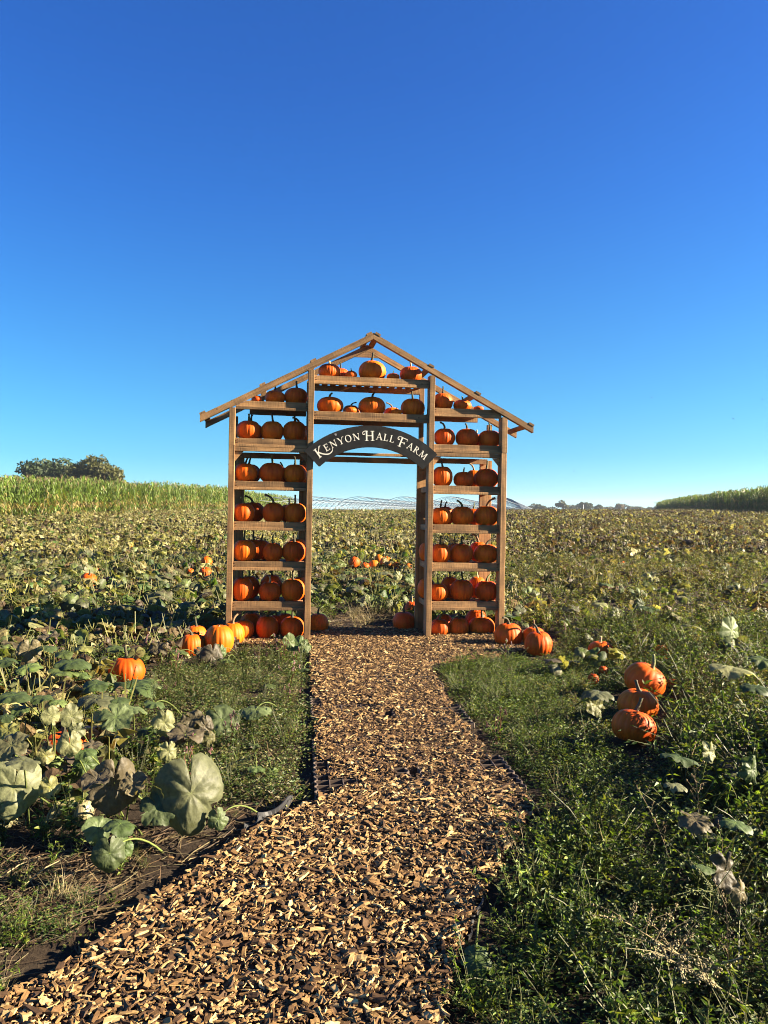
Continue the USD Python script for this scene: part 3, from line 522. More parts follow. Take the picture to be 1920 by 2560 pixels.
def bay(side, lev, front, back):
    for k, (px, w, h, sh) in enumerate(front): on_shelf(lev, SHELF[lev], px, w, h, 'f', sh, f'{ORD[k + 1]} front pumpkin on the {LEVEL[lev]} shelf of the arch\'s {side} tower')
    names = {1: ['back'], 2: ['left-hand back', 'right-hand back'], 3: ['left-hand back', 'middle back', 'right-hand back']}[max(1, len(back))]
    for k, (px, w, h, sh) in enumerate(back): on_shelf(lev, SHELF[lev], px, w, h, 'b', sh, f'{names[k]} row pumpkin half hidden on the {LEVEL[lev]} shelf of the arch\'s {side} tower')
bay('left', 'T', [(642, 26, 17, 4), (687, 50, 33, 3), (741, 59, 42, 0)], [(655, 16, 14, 6)])
bay('left', 'A', [(622, 64, 48, 6), (681, 58, 48, 0), (737, 61, 50, 1)], [(626, 66, 47, 3), (750, 50, 46, 5)])
bay('left', 'B', [(612, 62, 46, 1), (680, 63, 49, 6), (738, 58, 46, 3)], [(622, 60, 46, 0), (706, 50, 40, 2), (752, 50, 48, 7)])
bay('left', 'C', [(609, 58, 46, 2), (683, 58, 48, 5), (737, 58, 48, 0)], [(631, 62, 48, 7), (722, 50, 44, 4)])
bay('left', 'D', [(610, 58, 52, 3), (681, 51, 45, 6), (735, 60, 49, 0)], [(634, 58, 50, 3), (652, 52, 48, 1), (742, 56, 52, 4)])
bay('left', 'E', [(606, 55, 57, 1), (674, 57, 46, 4), (731, 60, 53, 0)], [(622, 54, 54, 6), (678, 58, 58, 0), (748, 44, 52, 3)])
bay('left', 'F', [(609, 52, 46, 5), (667, 58, 55, 2), (729, 62, 52, 3)], [(628, 58, 54, 0), (690, 46, 48, 1), (712, 46, 52, 6)])
bay('right', 'T', [(1107, 51, 42, 0), (1156, 45, 27, 6), (1196, 26, 12, 7)], [])
bay('right', 'A', [(1112, 54, 43, 7), (1167, 57, 44, 1), (1224, 56, 42, 3)], [(1190, 50, 36, 4)])
bay('right', 'B', [(1106, 54, 49, 1), (1159, 52, 37, 4), (1216, 60, 46, 0)], [(1184, 44, 44, 5)])
bay('right', 'C', [(1101, 54, 42, 3), (1155, 60, 46, 2), (1217, 62, 48, 5)], [(1112, 44, 44, 1), (1184, 40, 40, 6)])
bay('right', 'D', [(1100, 53, 46, 0), (1152, 60, 46, 3), (1215, 64, 45, 7)], [(1068, 44, 46, 4), (1136, 44, 44, 6), (1195, 50, 48, 5)])
bay('right', 'E', [(1094, 54, 42, 6), (1155, 61, 51, 0), (1216, 61, 48, 2)], [(1066, 46, 48, 3), (1124, 48, 52, 1), (1193, 46, 52, 4)])
bay('right', 'F', [(1098, 54, 44, 2), (1147, 54, 47, 1), (1204, 66, 48, 3)], [(1110, 44, 48, 6), (1190, 56, 58, 5)])
for lev, items in {'G1': [(824, 56, 36, 'f', 4, 'big pumpkin at the left end of the gable shelf'), (852, 46, 36, 'b', 3, 'pumpkin behind the big left one on the gable shelf'), (878, 29, 19, 'f', 6, 'tiny pumpkin right of the left pair on the gable shelf'), (889, 22, 15, 'b', 4, 'small dark pumpkin tucked behind the tiny one on the gable shelf'),
                          (929.5, 70, 49, 'f', 0, 'biggest pumpkin on the gable shelf, under the ridge of the arch'), (983, 33, 18, 'f', 6, 'small pumpkin right of the biggest one on the gable shelf'), (1027, 56, 38, 'f', 4, 'pumpkin at the right end of the gable shelf')],
                   'G2': [(824, 66, 41, 'f', 2, 'big pumpkin with a bent stem at the left end of the shelf over the sign'), (877, 42, 29, 'b', 7, 'dark pumpkin behind a tiny one left of centre over the sign'), (878, 29, 16, 'f', 4, 'tiny pumpkin left of centre on the shelf over the sign'),
                          (930, 67, 45, 'f', 1, 'big pumpkin in the middle of the shelf over the sign'), (980, 44, 27, 'b', 5, 'dark pumpkin behind a tiny one right of centre over the sign'), (991, 28, 15, 'f', 4, 'tiny pumpkin right of centre on the shelf over the sign'), (1031, 60, 44, 'f', 0, 'big pumpkin at the right end of the shelf over the sign')]}.items():
    for px, w, h, row, sh, lab in items: on_shelf(lev, CENTRE[lev], px, w, h, row, sh, lab)

SPOTS = []
def on_ground(px, base, wpx, hpx, shape, label, group=None, tilt=0.0, yaw=None, tinted=None, sink=0.0):
    X, Y = ground_at(px, base)
    if Y > 18:
        for _ in range(6): X, Y = ground_at(px, base, float(terrain(X, Y)))
    W, H = wpx * Y / FPX, hpx * Y / FPX; SPOTS.append((X, Y, W * (0.3 if 'half covered' in label or 'squash' in label else 1))); Y2 = Y + W * 0.30; X2 = (px - 960) / FPX * Y2
    s = Y2 / Y; z = float(terrain(X2, Y2)) - sink
    return pumpkin(shape, rotz(rq.uniform(0, 6.28) if yaw is None else yaw) @ rotx(tilt), (X2, Y2, z + abs(math.sin(tilt)) * W * 0.42), (W * s, H * s), label, group, tinted=tinted)
on_ground(548, 1638, 74, 70, 'scar', 'yellow-orange pumpkin with a stemless scar on the ground before the left tower', tinted=(1.05, 1.45, 1.3))
on_ground(582, 1617, 62, 56, 5, 'orange pumpkin with a dried stem behind the yellow-orange one by the left tower', tinted=(1.0, 1.25, 1.0))
on_ground(490, 1618, 58, 50, 0, 'pumpkin at the back of the pair left of the yellow-orange one')
on_ground(479, 1642, 62, 52, 7, 'dark pumpkin with a curved stem at the front of the pair left of the arch')
on_ground(795, 1586, 54, 49, 1, 'pumpkin on the ground against the doorway side of the left tower')
on_ground(1009, 1580, 57, 47, 3, 'pumpkin on the ground in the doorway beside the right tower')
on_ground(1030, 1550, 42, 44, 4, 'dark pumpkin in the vines behind the doorway one on the right')
on_ground(1272, 1620, 72, 57, 7, 'broad pumpkin with a curved stem on the ground at the foot of the right tower')
on_ground(1335, 1622, 58, 50, 5, 'pumpkin with a pale dried stem at the back right of the arch foot')
on_ground(1346, 1643, 70, 60, 'warty', 'warty pumpkin with a dark stem, outermost on the right of the arch foot')
on_ground(316, 1716, 88, 66, 0, 'bright pumpkin among big leaves left of the path')
on_ground(158, 1948, 128, 100, 3, 'pumpkin half covered by withered leaves, nearest one on the left')
on_ground(44, 1732, 30, 28, 4, 'small pumpkin under leaves at the far left edge')
on_ground(172, 1600, 44, 34, 6, 'pumpkin hidden in the shaded leaves left of the arch')
on_ground(1593, 1760, 100, 76, 2, 'back pumpkin of the row of three lying in the weeds on the right', tilt=0.5, yaw=1.2)
on_ground(1597, 1806, 102, 72, 1, 'middle pumpkin of the row of three lying in the weeds on the right', yaw=0.3)
on_ground(1576, 1882, 112, 78, 0, 'front pumpkin of the row of three lying in the weeds on the right', tilt=0.35, yaw=2.2)
on_ground(1501, 1648, 62, 40, 4, 'pumpkin under weeds right of the warty one')
on_ground(1651, 1652, 40, 36, 6, 'yellow-orange pumpkin peeping from weeds on the right', tinted=(1.05, 1.4, 1.2))
on_ground(1483, 1714, 27, 27, 3, 'tiny dark orange pumpkin in the clearing left of the row of three')
on_ground(1508, 1692, 24, 24, 6, 'tiny pumpkin in shade behind the other tiny one on the right')
on_ground(1682, 1722, 26, 24, 2, 'small reddish pumpkin behind the row of three', tinted=(0.9, 0.6, 0.8))
far = [(880, 1426, 29, 28, 'upright orange pumpkin, left of the group seen through the doorway'), (857, 1426, 18, 17, 'pale pumpkin just left of the upright one seen through the doorway'), (912, 1427, 22, 16, 'dark pumpkin in the middle of the group seen through the doorway'), (935, 1426, 26, 25, 'yellow pumpkin in the middle of the group seen through the doorway'),
       (943, 1411, 22, 20, 'pumpkin behind the yellow one seen through the doorway'), (965, 1422, 31, 25, 'big pumpkin right of the yellow one seen through the doorway'), (993, 1427, 24, 16, 'flattened pumpkin at the right of the doorway group'), (1017, 1433, 23, 18, 'rightmost pumpkin of the doorway group'), (842, 1450, 13, 12, 'little pumpkin low on the left in the doorway view'),
       (783, 1410, 18, 18, 'pumpkin in the field just right of the left tower'), (520, 1424, 30, 26, 'upper pumpkin of the broken heap left of the arch'), (515, 1452, 34, 28, 'lower pumpkin of the broken heap left of the arch'), (507, 1463, 15, 13, 'small orange lump below the broken heap left of the arch'), (477, 1440, 20, 14, 'flat pumpkin left of the broken heap'), (521, 1402, 17, 14, 'small pumpkin atop the broken heap'),
       (220, 1471, 40, 30, 'orange pumpkin at the top edge of the dark shadow on the left'), (240, 1437, 18, 14, 'small pumpkin just above the dark shadow on the left'), (286, 1404, 12, 10, 'distant small pumpkin in withered leaves on the left'), (100, 1391, 16, 11, 'distant pumpkin near the left edge'), (326, 1371, 13, 10, 'farthest small pumpkin in the left field'),
       (1558, 1418, 15, 11, 'distant small pumpkin in the right-hand field'), (903, 1368, 8, 7, 'farthest pumpkin seen through the doorway')]
for k, (px, b, w, h, lab) in enumerate(far):
    on_ground(px, b, w, h, [0, 4, 6, 3, 1, 2][k % 6], lab, 'pumpkins left lying in the field', tilt=rq.choice([0, 0.4, -0.5, 0.9]), tinted=(1.05, 1.5, 1.3) if 'yellow' in lab else None, sink=0.0)
on_ground(207, 2070, 54, 60, 6, 'cream squash under the crumpled brown leaf on the left', tinted='cream')

# ------------------------------------------------------------------ leaves and weeds
def leaf_outline(th, r, ph):
    d = np.pi - np.abs(th)
    o = 0.90 + 0.04 * np.cos(5 * th) + 0.10 * np.exp(-(th / 0.35) ** 2)
    return o * (1 - 0.55 * np.exp(-(d / 0.10) ** 2)) * (1 + 0.05 * np.sin(3 * th + ph))
def blade(seed, size, droop=0.3, crumple=0.1, fold=0.0, nr=12, na=84, quilt=0.10, dry=0.0, tone=(0.1, 0.15, 0.04), vein=1.5):
    """a pumpkin leaf: stalk joint at the origin, tip along +x, upper face +z; returns vertices, faces, tint"""
    r = np.random.default_rng(seed); th = -np.pi + (np.arange(na) + 0.5) * 2 * np.pi / na; rr = np.linspace(0, 1, nr + 1)[1:] ** 0.85
    T, Q = np.meshgrid(th, rr); o = leaf_outline(T, Q, r.uniform(0, 6))
    o = o * (1 + (Q > 0.95) * (0.03 * np.abs(np.sin(T * 15 + seed)) + r.uniform(-0.05, 0.02, T.shape)))
    for q_ in range(r.integers(2, 6)): o = o * (1 - r.uniform(0.08, 0.38) * np.exp(-((T - r.uniform(-2.8, 2.8)) / r.uniform(0.03, 0.16)) ** 2) * np.clip((Q - 0.45) * 3, 0, 1))
    R = Q * o; x, y = R * np.cos(T), R * np.sin(T)
    va = np.array([0, 0.72, -0.72, 1.5, -1.5, 2.35, -2.35]); dv = np.abs(((T[..., None] - va + np.pi) % (2 * np.pi)) - np.pi)
    am = dv.min(-1); dist = R * np.sin(np.clip(am, 0, 1.2))
    p3 = np.stack([x, y, np.full(x.shape, seed * 0.37)], -1).reshape(-1, 3)
    nz = meshkit.fbm(p3 * 2.2).reshape(x.shape); n2 = meshkit.noise(p3 * 6.5).reshape(x.shape)
    z = -droop * R ** 2 + quilt * R * np.minimum(am, 0.4) * (1 + 1.2 * nz) + crumple * R * (1.1 * nz + 0.35 * n2 + 1.1 * meshkit.noise(p3 * 1.1 + 17).reshape(x.shape)) - fold * np.abs(y) * (0.6 + 0.4 * R)
    n3 = meshkit.noise(p3 * 15.0 + 9).reshape(x.shape); z += -droop * 0.2 * R ** 2 * np.cos(3 * T + r.uniform(0, 6)) + crumple * (0.35 * Q ** 3 * np.sin(T * r.integers(4, 8) + r.uniform(0, 6)) + 0.16 * n3)
    k = np.sqrt(1 / (1 + (2 * droop * R) ** 2 * 0.5)); x, y = x * k, y * k * (1 - 0.25 * fold)
    v = np.vstack([[0, 0, 0], np.stack([x, y, z], -1).reshape(-1, 3)]) * size
    f = [[0, 1 + j, 1 + (j + 1) % na] for j in range(na - 1)]
    i, j = np.meshgrid(np.arange(nr - 1), np.arange(na - 1), indexing='ij')
    f = np.vstack([f, tri(np.stack([1 + i * na + j, 1 + (i + 1) * na + j, 1 + (i + 1) * na + j + 1, 1 + i * na + j + 1], -1).reshape(-1, 4))])
    tn = np.array(tone) * np.ones((*x.shape, 3)); vw = np.exp(-(dist / 0.018) ** 2)[..., None] * np.clip(1 - Q * 0.6, 0, 1)[..., None]
    side = np.exp(-((np.abs(np.sin((R * 9 - am * 5))) ) / 0.16) ** 2)[..., None] * 0.25
    tn = tn * (1 + (vein - 1) * (vw + side * 0.6)); br = np.array([0.19, 0.13, 0.075])
    e = np.clip(dry * 1.6 * (nz + 0.35) + dry * 0.9 * (Q - 0.6), 0, 1)[..., None]; tn = tn * (1 - e) + br * e
    pw = np.clip((meshkit.noise(p3 * 9.0 + 31).reshape(x.shape) - 0.05) * 1.2, 0, 0.28)[..., None]; tn = tn * (1 - pw) + np.array([0.24, 0.25, 0.17]) * pw * (np.mean(tone) / 0.15) ** 0.6
    return v, f, np.vstack([np.array(tone)[None] * vein, tn.reshape(-1, 3)])
TONE = {'p': (0.175, 0.185, 0.075), 'g': (0.080, 0.145, 0.022), 'gp': (0.115, 0.170, 0.045), 'y': (0.28, 0.28, 0.045), 'd': (0.19, 0.14, 0.06), 'b': (0.115, 0.082, 0.045), 'l': (0.28, 0.285, 0.095), 'v': (0.14, 0.215, 0.028)}
def frame(tip, nrm):
    tip, nrm = np.array(tip, float), np.array(nrm, float); tip /= np.linalg.norm(tip); nrm -= tip * (nrm @ tip); nrm /= np.linalg.norm(nrm)
    return np.stack([tip, np.cross(nrm, tip), nrm], 1)
seedc = [100]
def nxt(): seedc[0] += 1; return seedc[0]
def sun_facing(k): return np.array([0.35 + 0.1 * k, -0.7, 0.5])
def put_leaf(plant, px, py, wpx, tone, mode, zc=None, droop=None, crumple=None, stalk=True, root=None, dry=0.0, yaw=0.0):
    """px, py: middle of the leaf in the photograph; wpx: its width there"""
    r = random.Random(nxt())
    if zc is None: zc = 0.24 if mode in 'flat' else 0.20
    Y = FPX * (EYE - zc) / (py - HY); X = (px - 960) / FPX * Y; size = wpx * Y / FPX * 0.56
    if mode == 'hang': Rm = frame((math.sin(yaw) * 0.9, -0.22, -1.0), (0.5 - 0.3 * math.sin(yaw), -1.0, 0.3)); dr, cr = 0.46, 0.24
    elif mode == 'tilt': Rm = frame((math.cos(yaw), -0.5, math.sin(yaw) - 0.35), (0.25, -0.72, 0.62)); dr, cr = 0.34, 0.19
    elif mode == 'up': Rm = frame((math.sin(yaw), 0.1, 0.9), (0.5, -0.8, 0.15)); dr, cr = 0.25, 0.14
    else: Rm = frame((math.cos(yaw), -0.75 + 0.3 * math.sin(yaw), -0.12), (r.uniform(0.1, 0.8), r.uniform(-0.5, -0.2), 1.0)); dr, cr = 0.38, 0.15
    dr = dr if droop is None else droop; cr = cr if crumple is None else crumple
    v, f, tn = blade(nxt(), size, dr, cr, 0.22 if mode == 'hang' else 0.08, quilt=0.13 if mode in ('hang', 'tilt') else 0.10, dry=dry, tone=TONE[tone])
    c = v.mean(0); w = (v - c) @ Rm.T; pos = np.array([X, Y, zc]); w += pos
    low = w[:, 2].min(); 
    if low < 0.012 and mode != 'x': w[:, 2] = np.where(w[:, 2] < 0.012, 0.012 + (w[:, 2] - 0.012) * 0.05, w[:, 2])
    obj('leaf', (w, f), LEAF, plant, True, tn)
    if stalk:
        j = (-c) @ Rm.T + pos; b = np.array(root if root is not None else (X + r.uniform(-0.15, 0.15), Y + 0.28 + r.uniform(0, 0.15), 0.0))
        mid = (j * 0.6 + b * 0.4) + np.array([0, 0, 0.12 if j[2] < 0.25 else 0.05]); t = np.linspace(0, 1, 9)[:, None]
        pts = (1 - t) ** 2 * b + 2 * t * (1 - t) * mid + t * t * j
        tv, tf = tube(pts, np.linspace(0.006, 0.004, 9) * (0.7 + size), 7); obj('leaf_stalk', (tv, tf), DRY, plant, True, np.array([0.16, 0.20, 0.05]) * np.ones((len(tv), 3)))
def C5(cx, cy): return cx * 0.4822, 1600 + cy * 0.4822
def plant(label, leaves, extra=0):
    t = thing('pumpkin_plant', label, 'pumpkin plant', None, 'pumpkin plants around the path')
    for q in leaves:
        (cx, cy, w, tone, mode), kw = q[:5], (q[5] if len(q) > 5 else {})
        x, y = C5(cx, cy); put_leaf(t, x, y, w * 0.4822, tone, mode, **kw)
    return t
plant('pumpkin plant with one huge grey-green leaf hanging to the soil left of the path', [(985, 795, 470, 'p', 'hang', dict(zc=0.25, yaw=0.15, droop=0.55, crumple=0.17)), (1130, 930, 130, 'gp', 'hang', dict(zc=0.14, yaw=0.4)), (820, 870, 210, 'gp', 'tilt', dict(zc=0.2, yaw=-0.5)), (955, 955, 120, 'gp', 'tilt', dict(zc=0.1)), (870, 580, 120, 'l', 'hang', dict(zc=0.3))])
plant('pumpkin plant with a big grey leaf drooping at the left edge of the photo', [(70, 770, 330, 'p', 'hang', dict(zc=0.26, yaw=-0.12, droop=0.42, crumple=0.21)), (255, 765, 130, 'y', 'hang', dict(zc=0.3, yaw=0.2, dry=0.2)), (120, 630, 190, 'p', 'flat', dict(zc=0.42)), (60, 545, 190, 'l', 'tilt', dict(zc=0.42, dry=0.25))])
plant('pumpkin plant with a crumpled brown leaf drooping over the cream squash', [(590, 760, 330, 'd', 'hang', dict(zc=0.27, crumple=0.3, droop=0.5, dry=0.4)), (500, 720, 180, 'b', 'flat', dict(zc=0.34, crumple=0.35)), (690, 740, 150, 'd', 'tilt', dict(zc=0.3, crumple=0.35))])
plant('pumpkin plant with two green leaves hanging over the bare soil', [(565, 1110, 205, 'gp', 'hang', dict(zc=0.14, yaw=0.1, crumple=0.18)), (505, 980, 160, 'gp', 'tilt', dict(zc=0.22, yaw=2.6)), (620, 960, 190, 'g', 'flat', dict(zc=0.26)), (640, 1080, 120, 'g', 'hang', dict(zc=0.12, yaw=0.7))])
plant('pumpkin plant with folded pale leaves over the half covered pumpkin', [(360, 540, 150, 'l', 'hang', dict(zc=0.42, yaw=0.1, dry=0.1)), (370, 395, 120, 'l', 'up', dict(zc=0.5)), (265, 395, 100, 'l', 'up', dict(zc=0.48)), (395, 470, 110, 'p', 'hang', dict(zc=0.42)), (440, 580, 130, 'g', 'flat', dict(zc=0.36)), (285, 640, 80, 'v', 'hang', dict(zc=0.2)), (235, 600, 110, 'y', 'hang', dict(zc=0.3, dry=0.3)), (445, 640, 150, 'g', 'hang', dict(zc=0.22)), (400, 700, 120, 'v', 'tilt', dict(zc=0.12)), (200, 660, 110, 'g', 'hang', dict(zc=0.2)), (480, 540, 120, 'b', 'flat', dict(zc=0.32, crumple=0.3))])
plant('pumpkin plant with fresh dark green leaves at the far left edge', [(70, 290, 200, 'g', 'flat', dict(zc=0.4)), (215, 300, 130, 'g', 'flat', dict(zc=0.36)), (30, 400, 110, 'g', 'flat', dict(zc=0.4)), (300, 320, 110, 'v', 'flat', dict(zc=0.34)), (40, 470, 120, 'y', 'tilt', dict(zc=0.36)), (110, 360, 120, 'g', 'flat', dict(zc=0.3))])
plant('pumpkin plant with dark green leaves in front of the bright pumpkin', [(690, 245, 280, 'g', 'flat', dict(zc=0.14)), (500, 230, 160, 'g', 'flat', dict(zc=0.28)), (330, 165, 170, 'v', 'flat', dict(zc=0.3)), (370, 120, 210, 'g', 'flat', dict(zc=0.34)), (150, 140, 150, 'v', 'flat', dict(zc=0.34)), (790, 235, 120, 'gp', 'flat', dict(zc=0.14)), (420, 180, 120, 'g', 'flat', dict(zc=0.26))])
plant('pumpkin plant with grey powdery leaves in the middle of the left side', [(500, 305, 200, 'p', 'flat', dict(zc=0.3)), (600, 400, 190, 'gp', 'tilt', dict(zc=0.3, yaw=-0.3)), (690, 355, 170, 'gp', 'flat', dict(zc=0.28)), (530, 385, 110, 'y', 'tilt', dict(zc=0.3, dry=0.3)), (610, 310, 150, 'g', 'flat', dict(zc=0.28)), (800, 330, 120, 'g', 'flat', dict(zc=0.22))])
plant('pumpkin plant with dry yellow and brown leaves left of the green mat of weeds', [(850, 430, 150, 'l', 'hang', dict(zc=0.26)), (960, 480, 220, 'd', 'flat', dict(zc=0.24, crumple=0.3, dry=0.4)), (1060, 445, 120, 'b', 'hang', dict(zc=0.2, crumple=0.3)), (900, 520, 150, 'b', 'flat', dict(zc=0.2, crumple=0.3)), (1000, 410, 130, 'd', 'tilt', dict(zc=0.24, crumple=0.3)), (1080, 510, 90, 'y', 'hang', dict(zc=0.14, dry=0.3)), (760, 470, 120, 'g', 'flat', dict(zc=0.2))])
plant('pumpkin plant with two powdery leaves lying on the weeds near the path', [(1150, 415, 200, 'gp', 'tilt', dict(zc=0.12, yaw=-0.4)), (1325, 365, 180, 'gp', 'flat', dict(zc=0.10)), (1320, 545, 80, 'gp', 'flat', dict(zc=0.06)), (1230, 645, 170, 'y', 'flat', dict(zc=0.05, crumple=0.3)), (1410, 690, 75, 'v', 'tilt', dict(zc=0.05)), (1330, 665, 110, 'g', 'flat', dict(zc=0.08)), (1400, 235, 80, 'v', 'flat', dict(zc=0.06))])
plant('pumpkin vine with a leaf against the inner foot of the left tower', [(1545, 25, 130, 'g', 'tilt', dict(zc=0.12)), (1500, 5, 80, 'v', 'up', dict(zc=0.18)), (1580, 40, 80, 'gp', 'hang', dict(zc=0.1, yaw=0.5)), (1575, 150, 70, 'g', 'flat', dict(zc=0.06))])
plant('pumpkin plant with dark leaves against the yellow-orange pumpkin', [(1100, 80, 140, 'b', 'hang', dict(zc=0.12, crumple=0.25)), (1140, 60, 90, 'g', 'hang', dict(zc=0.14)), (1180, 105, 90, 'v', 'flat', dict(zc=0.1)), (1040, 60, 80, 'd', 'tilt', dict(zc=0.12, crumple=0.3)), (930, 60, 110, 'v', 'flat', dict(zc=0.2)), (1215, 15, 60, 'b', 'up', dict(zc=0.1, crumple=0.4))])
plant('pumpkin plant with dry leaves in the shade left of the arch', [(150, 60, 150, 'd', 'hang', dict(zc=0.3, crumple=0.3)), (60, 20, 120, 'd', 'flat', dict(zc=0.34, crumple=0.3)), (330, 70, 110, 'v', 'flat', dict(zc=0.32)), (30, 110, 120, 'g', 'flat', dict(zc=0.36)), (240, 40, 120, 'g', 'flat', dict(zc=0.34)), (440, 40, 110, 'y', 'flat', dict(zc=0.3)), (600, 40, 130, 'v', 'flat', dict(zc=0.3)), (700, 70, 110, 'y', 'tilt', dict(zc=0.26)), (820, 40, 100, 'd', 'tilt', dict(zc=0.24, crumple=0.3)), (250, -20, 120, 'b', 'flat', dict(zc=0.36, crumple=0.3))])
def plant_px(label, leaves):
    t = thing('pumpkin_plant', label, 'pumpkin plant', None, 'pumpkin plants around the path')
    for q in leaves: put_leaf(t, *q[:5], **(q[5] if len(q) > 5 else {}))
plant_px('pumpkin plant with one round yellow-green leaf standing up on the far right', [(1828, 1577, 70, 'v', 'hang', dict(zc=0.34, droop=0.1, crumple=0.05)), (1730, 1565, 50, 'y', 'flat', dict(zc=0.3))])
plant_px('pumpkin plant with a pale flat leaf near the right edge', [(1832, 1672, 120, 'l', 'flat', dict(zc=0.4)), (1905, 1650, 70, 'v', 'flat', dict(zc=0.4)), (1890, 1720, 80, 'g', 'flat', dict(zc=0.36))])
plant_px('pumpkin plant with a grey leaf above a yellow one left of three pumpkins', [(1495, 1734, 80, 'p', 'flat', dict(zc=0.26)), (1490, 1764, 58, 'y', 'hang', dict(zc=0.16, yaw=0.2, droop=0.15))])
plant_px('pumpkin plant with one big dark leaf low in the weeds on the right', [(1700, 1895, 100, 'g', 'flat', dict(zc=0.3)), (1775, 1880, 60, 'l', 'hang', dict(zc=0.4, crumple=0.3)), (1880, 1925, 80, 'g', 'hang', dict(zc=0.36))])
plant_px('pumpkin plant with a brown leaf and a curled pale one at the right', [(1740, 2052, 90, 'd', 'flat', dict(zc=0.3, crumple=0.2)), (1690, 1965, 60, 'p', 'flat', dict(zc=0.3)), (1840, 2060, 80, 'g', 'flat', dict(zc=0.34))])
plant_px('withered pumpkin plant with a brown rotten leaf at the lower right', [(1815, 2180, 110, 'b', 'hang', dict(zc=0.34, crumple=0.35)), (1850, 2230, 70, 'd', 'hang', dict(zc=0.26, crumple=0.2)), (1760, 2170, 60, 'g', 'flat', dict(zc=0.3))])
plant_px('pumpkin plant with pale flopped leaves right of the arch', [(1500, 1510, 44, 'l', 'flat', dict(zc=0.3)), (1540, 1535, 40, 'p', 'hang', dict(zc=0.24)), (1620, 1520, 60, 'g', 'flat', dict(zc=0.3)), (1600, 1512, 40, 'gp', 'hang', dict(zc=0.3)), (1515, 1461, 40, 'v', 'flat', dict(zc=0.34))])
plant_px('broad leaved pumpkin plant seen through the doorway', [(905, 1447, 50, 'g', 'flat', dict(zc=0.3)), (960, 1434, 52, 'p', 'flat', dict(zc=0.3)), (995, 1440, 30, 'l', 'hang', dict(zc=0.3)), (1025, 1449, 34, 'v', 'hang', dict(zc=0.3)), (905, 1470, 44, 'gp', 'flat', dict(zc=0.2)), (950, 1462, 40, 'g', 'flat', dict(zc=0.22)), (985, 1470, 34, 'v', 'hang', dict(zc=0.2)), (870, 1430, 34, 'v', 'flat', dict(zc=0.3)), (930, 1490, 40, 'g', 'flat', dict(zc=0.15)), (975, 1510, 30, 'l', 'hang', dict(zc=0.15))])
plant_px('burdock-like broad toothed leaf lying at the right edge of the wood chips', [(1190, 2400, 80, 'g', 'tilt', dict(zc=0.08, yaw=0.2, crumple=0.05))])

def low_leaf(r, size, crumple, n=9):
    th = np.arange(n) * 2 * np.pi / n; o = leaf_outline(th - np.pi + np.pi / n, 1, r.uniform(0, 6)); th = th - np.pi + np.pi / n
    R = np.array([0.5, 1.0])[:, None] * o * (1 + r.uniform(-0.12, 0.12, (2, n)))
    z = -r.uniform(0.1, 0.7) * R ** 2 + crumple * r.normal(0, 1, (2, n)) * R
    v = np.vstack([[0, 0, 0], np.stack([R * np.cos(th), R * np.sin(th), z], -1).reshape(-1, 3)]) * size
    v[:, 2] -= r.uniform(0.0, 1.1) * np.abs(v[:, 1]); v[:, 1] *= r.uniform(0.55, 1.0)
    f = [[0, 1 + j, 1 + (j + 1) % n] for j in range(n)]
    for j in range(n - 1): f += [[1 + j, 1 + n + j, 1 + n + j + 1], [1 + j, 1 + n + j + 1, 2 + j]]
    return v, np.array(f)
def small_leaf(L, W, curl):
    v = np.array([(0, 0, 0), (0.38 * L, W / 2, 0.10 * W), (0.38 * L, -W / 2, 0.10 * W), (0.42 * L, 0, -0.12 * W - curl * L * 0.2), (L, 0, -curl * L)])
    return v, np.array([[0, 2, 3], [0, 3, 1], [3, 2, 4], [3, 4, 1]])
def pick(r, pal): return np.array(pal[r.integers(0, len(pal))]) * r.uniform(0.75, 1.3)
def rand_frame(r, up=1.0):
    nrm = np.array([r.normal(0, 0.5), r.normal(0, 0.5), up]); a = r.uniform(0, 6.28); return frame((math.cos(a), math.sin(a), r.uniform(-0.5, 0.2)), nrm)
WITHER = [(0.3348, 0.2945, 0.1105), (0.3906, 0.361, 0.1615), (0.279, 0.2375, 0.0978), (0.1581, 0.1045, 0.0425), (0.1023, 0.0665, 0.034), (0.1953, 0.19, 0.0425), (0.1023, 0.1283, 0.0238), (0.3069, 0.2945, 0.0723)]
LUSH = [(0.07, 0.125, 0.024), (0.1, 0.165, 0.03), (0.16, 0.2, 0.045), (0.26, 0.27, 0.09), (0.27, 0.24, 0.12), (0.14, 0.1, 0.05)]
GREENS = [(0.0915, 0.1688, 0.0198), (0.1464, 0.2313, 0.0264), (0.2074, 0.2937, 0.033), (0.0732, 0.125, 0.0198), (0.2562, 0.3, 0.0495)]
DARKS = [(0.0715, 0.1344, 0.0198), (0.104, 0.1792, 0.0264), (0.143, 0.2176, 0.033), (0.052, 0.096, 0.0176), (0.221, 0.256, 0.0385)]
OLIVE = [(0.21, 0.198, 0.045), (0.273, 0.242, 0.06), (0.168, 0.1815, 0.035), (0.126, 0.0935, 0.035), (0.2205, 0.242, 0.04), (0.3465, 0.308, 0.1)]
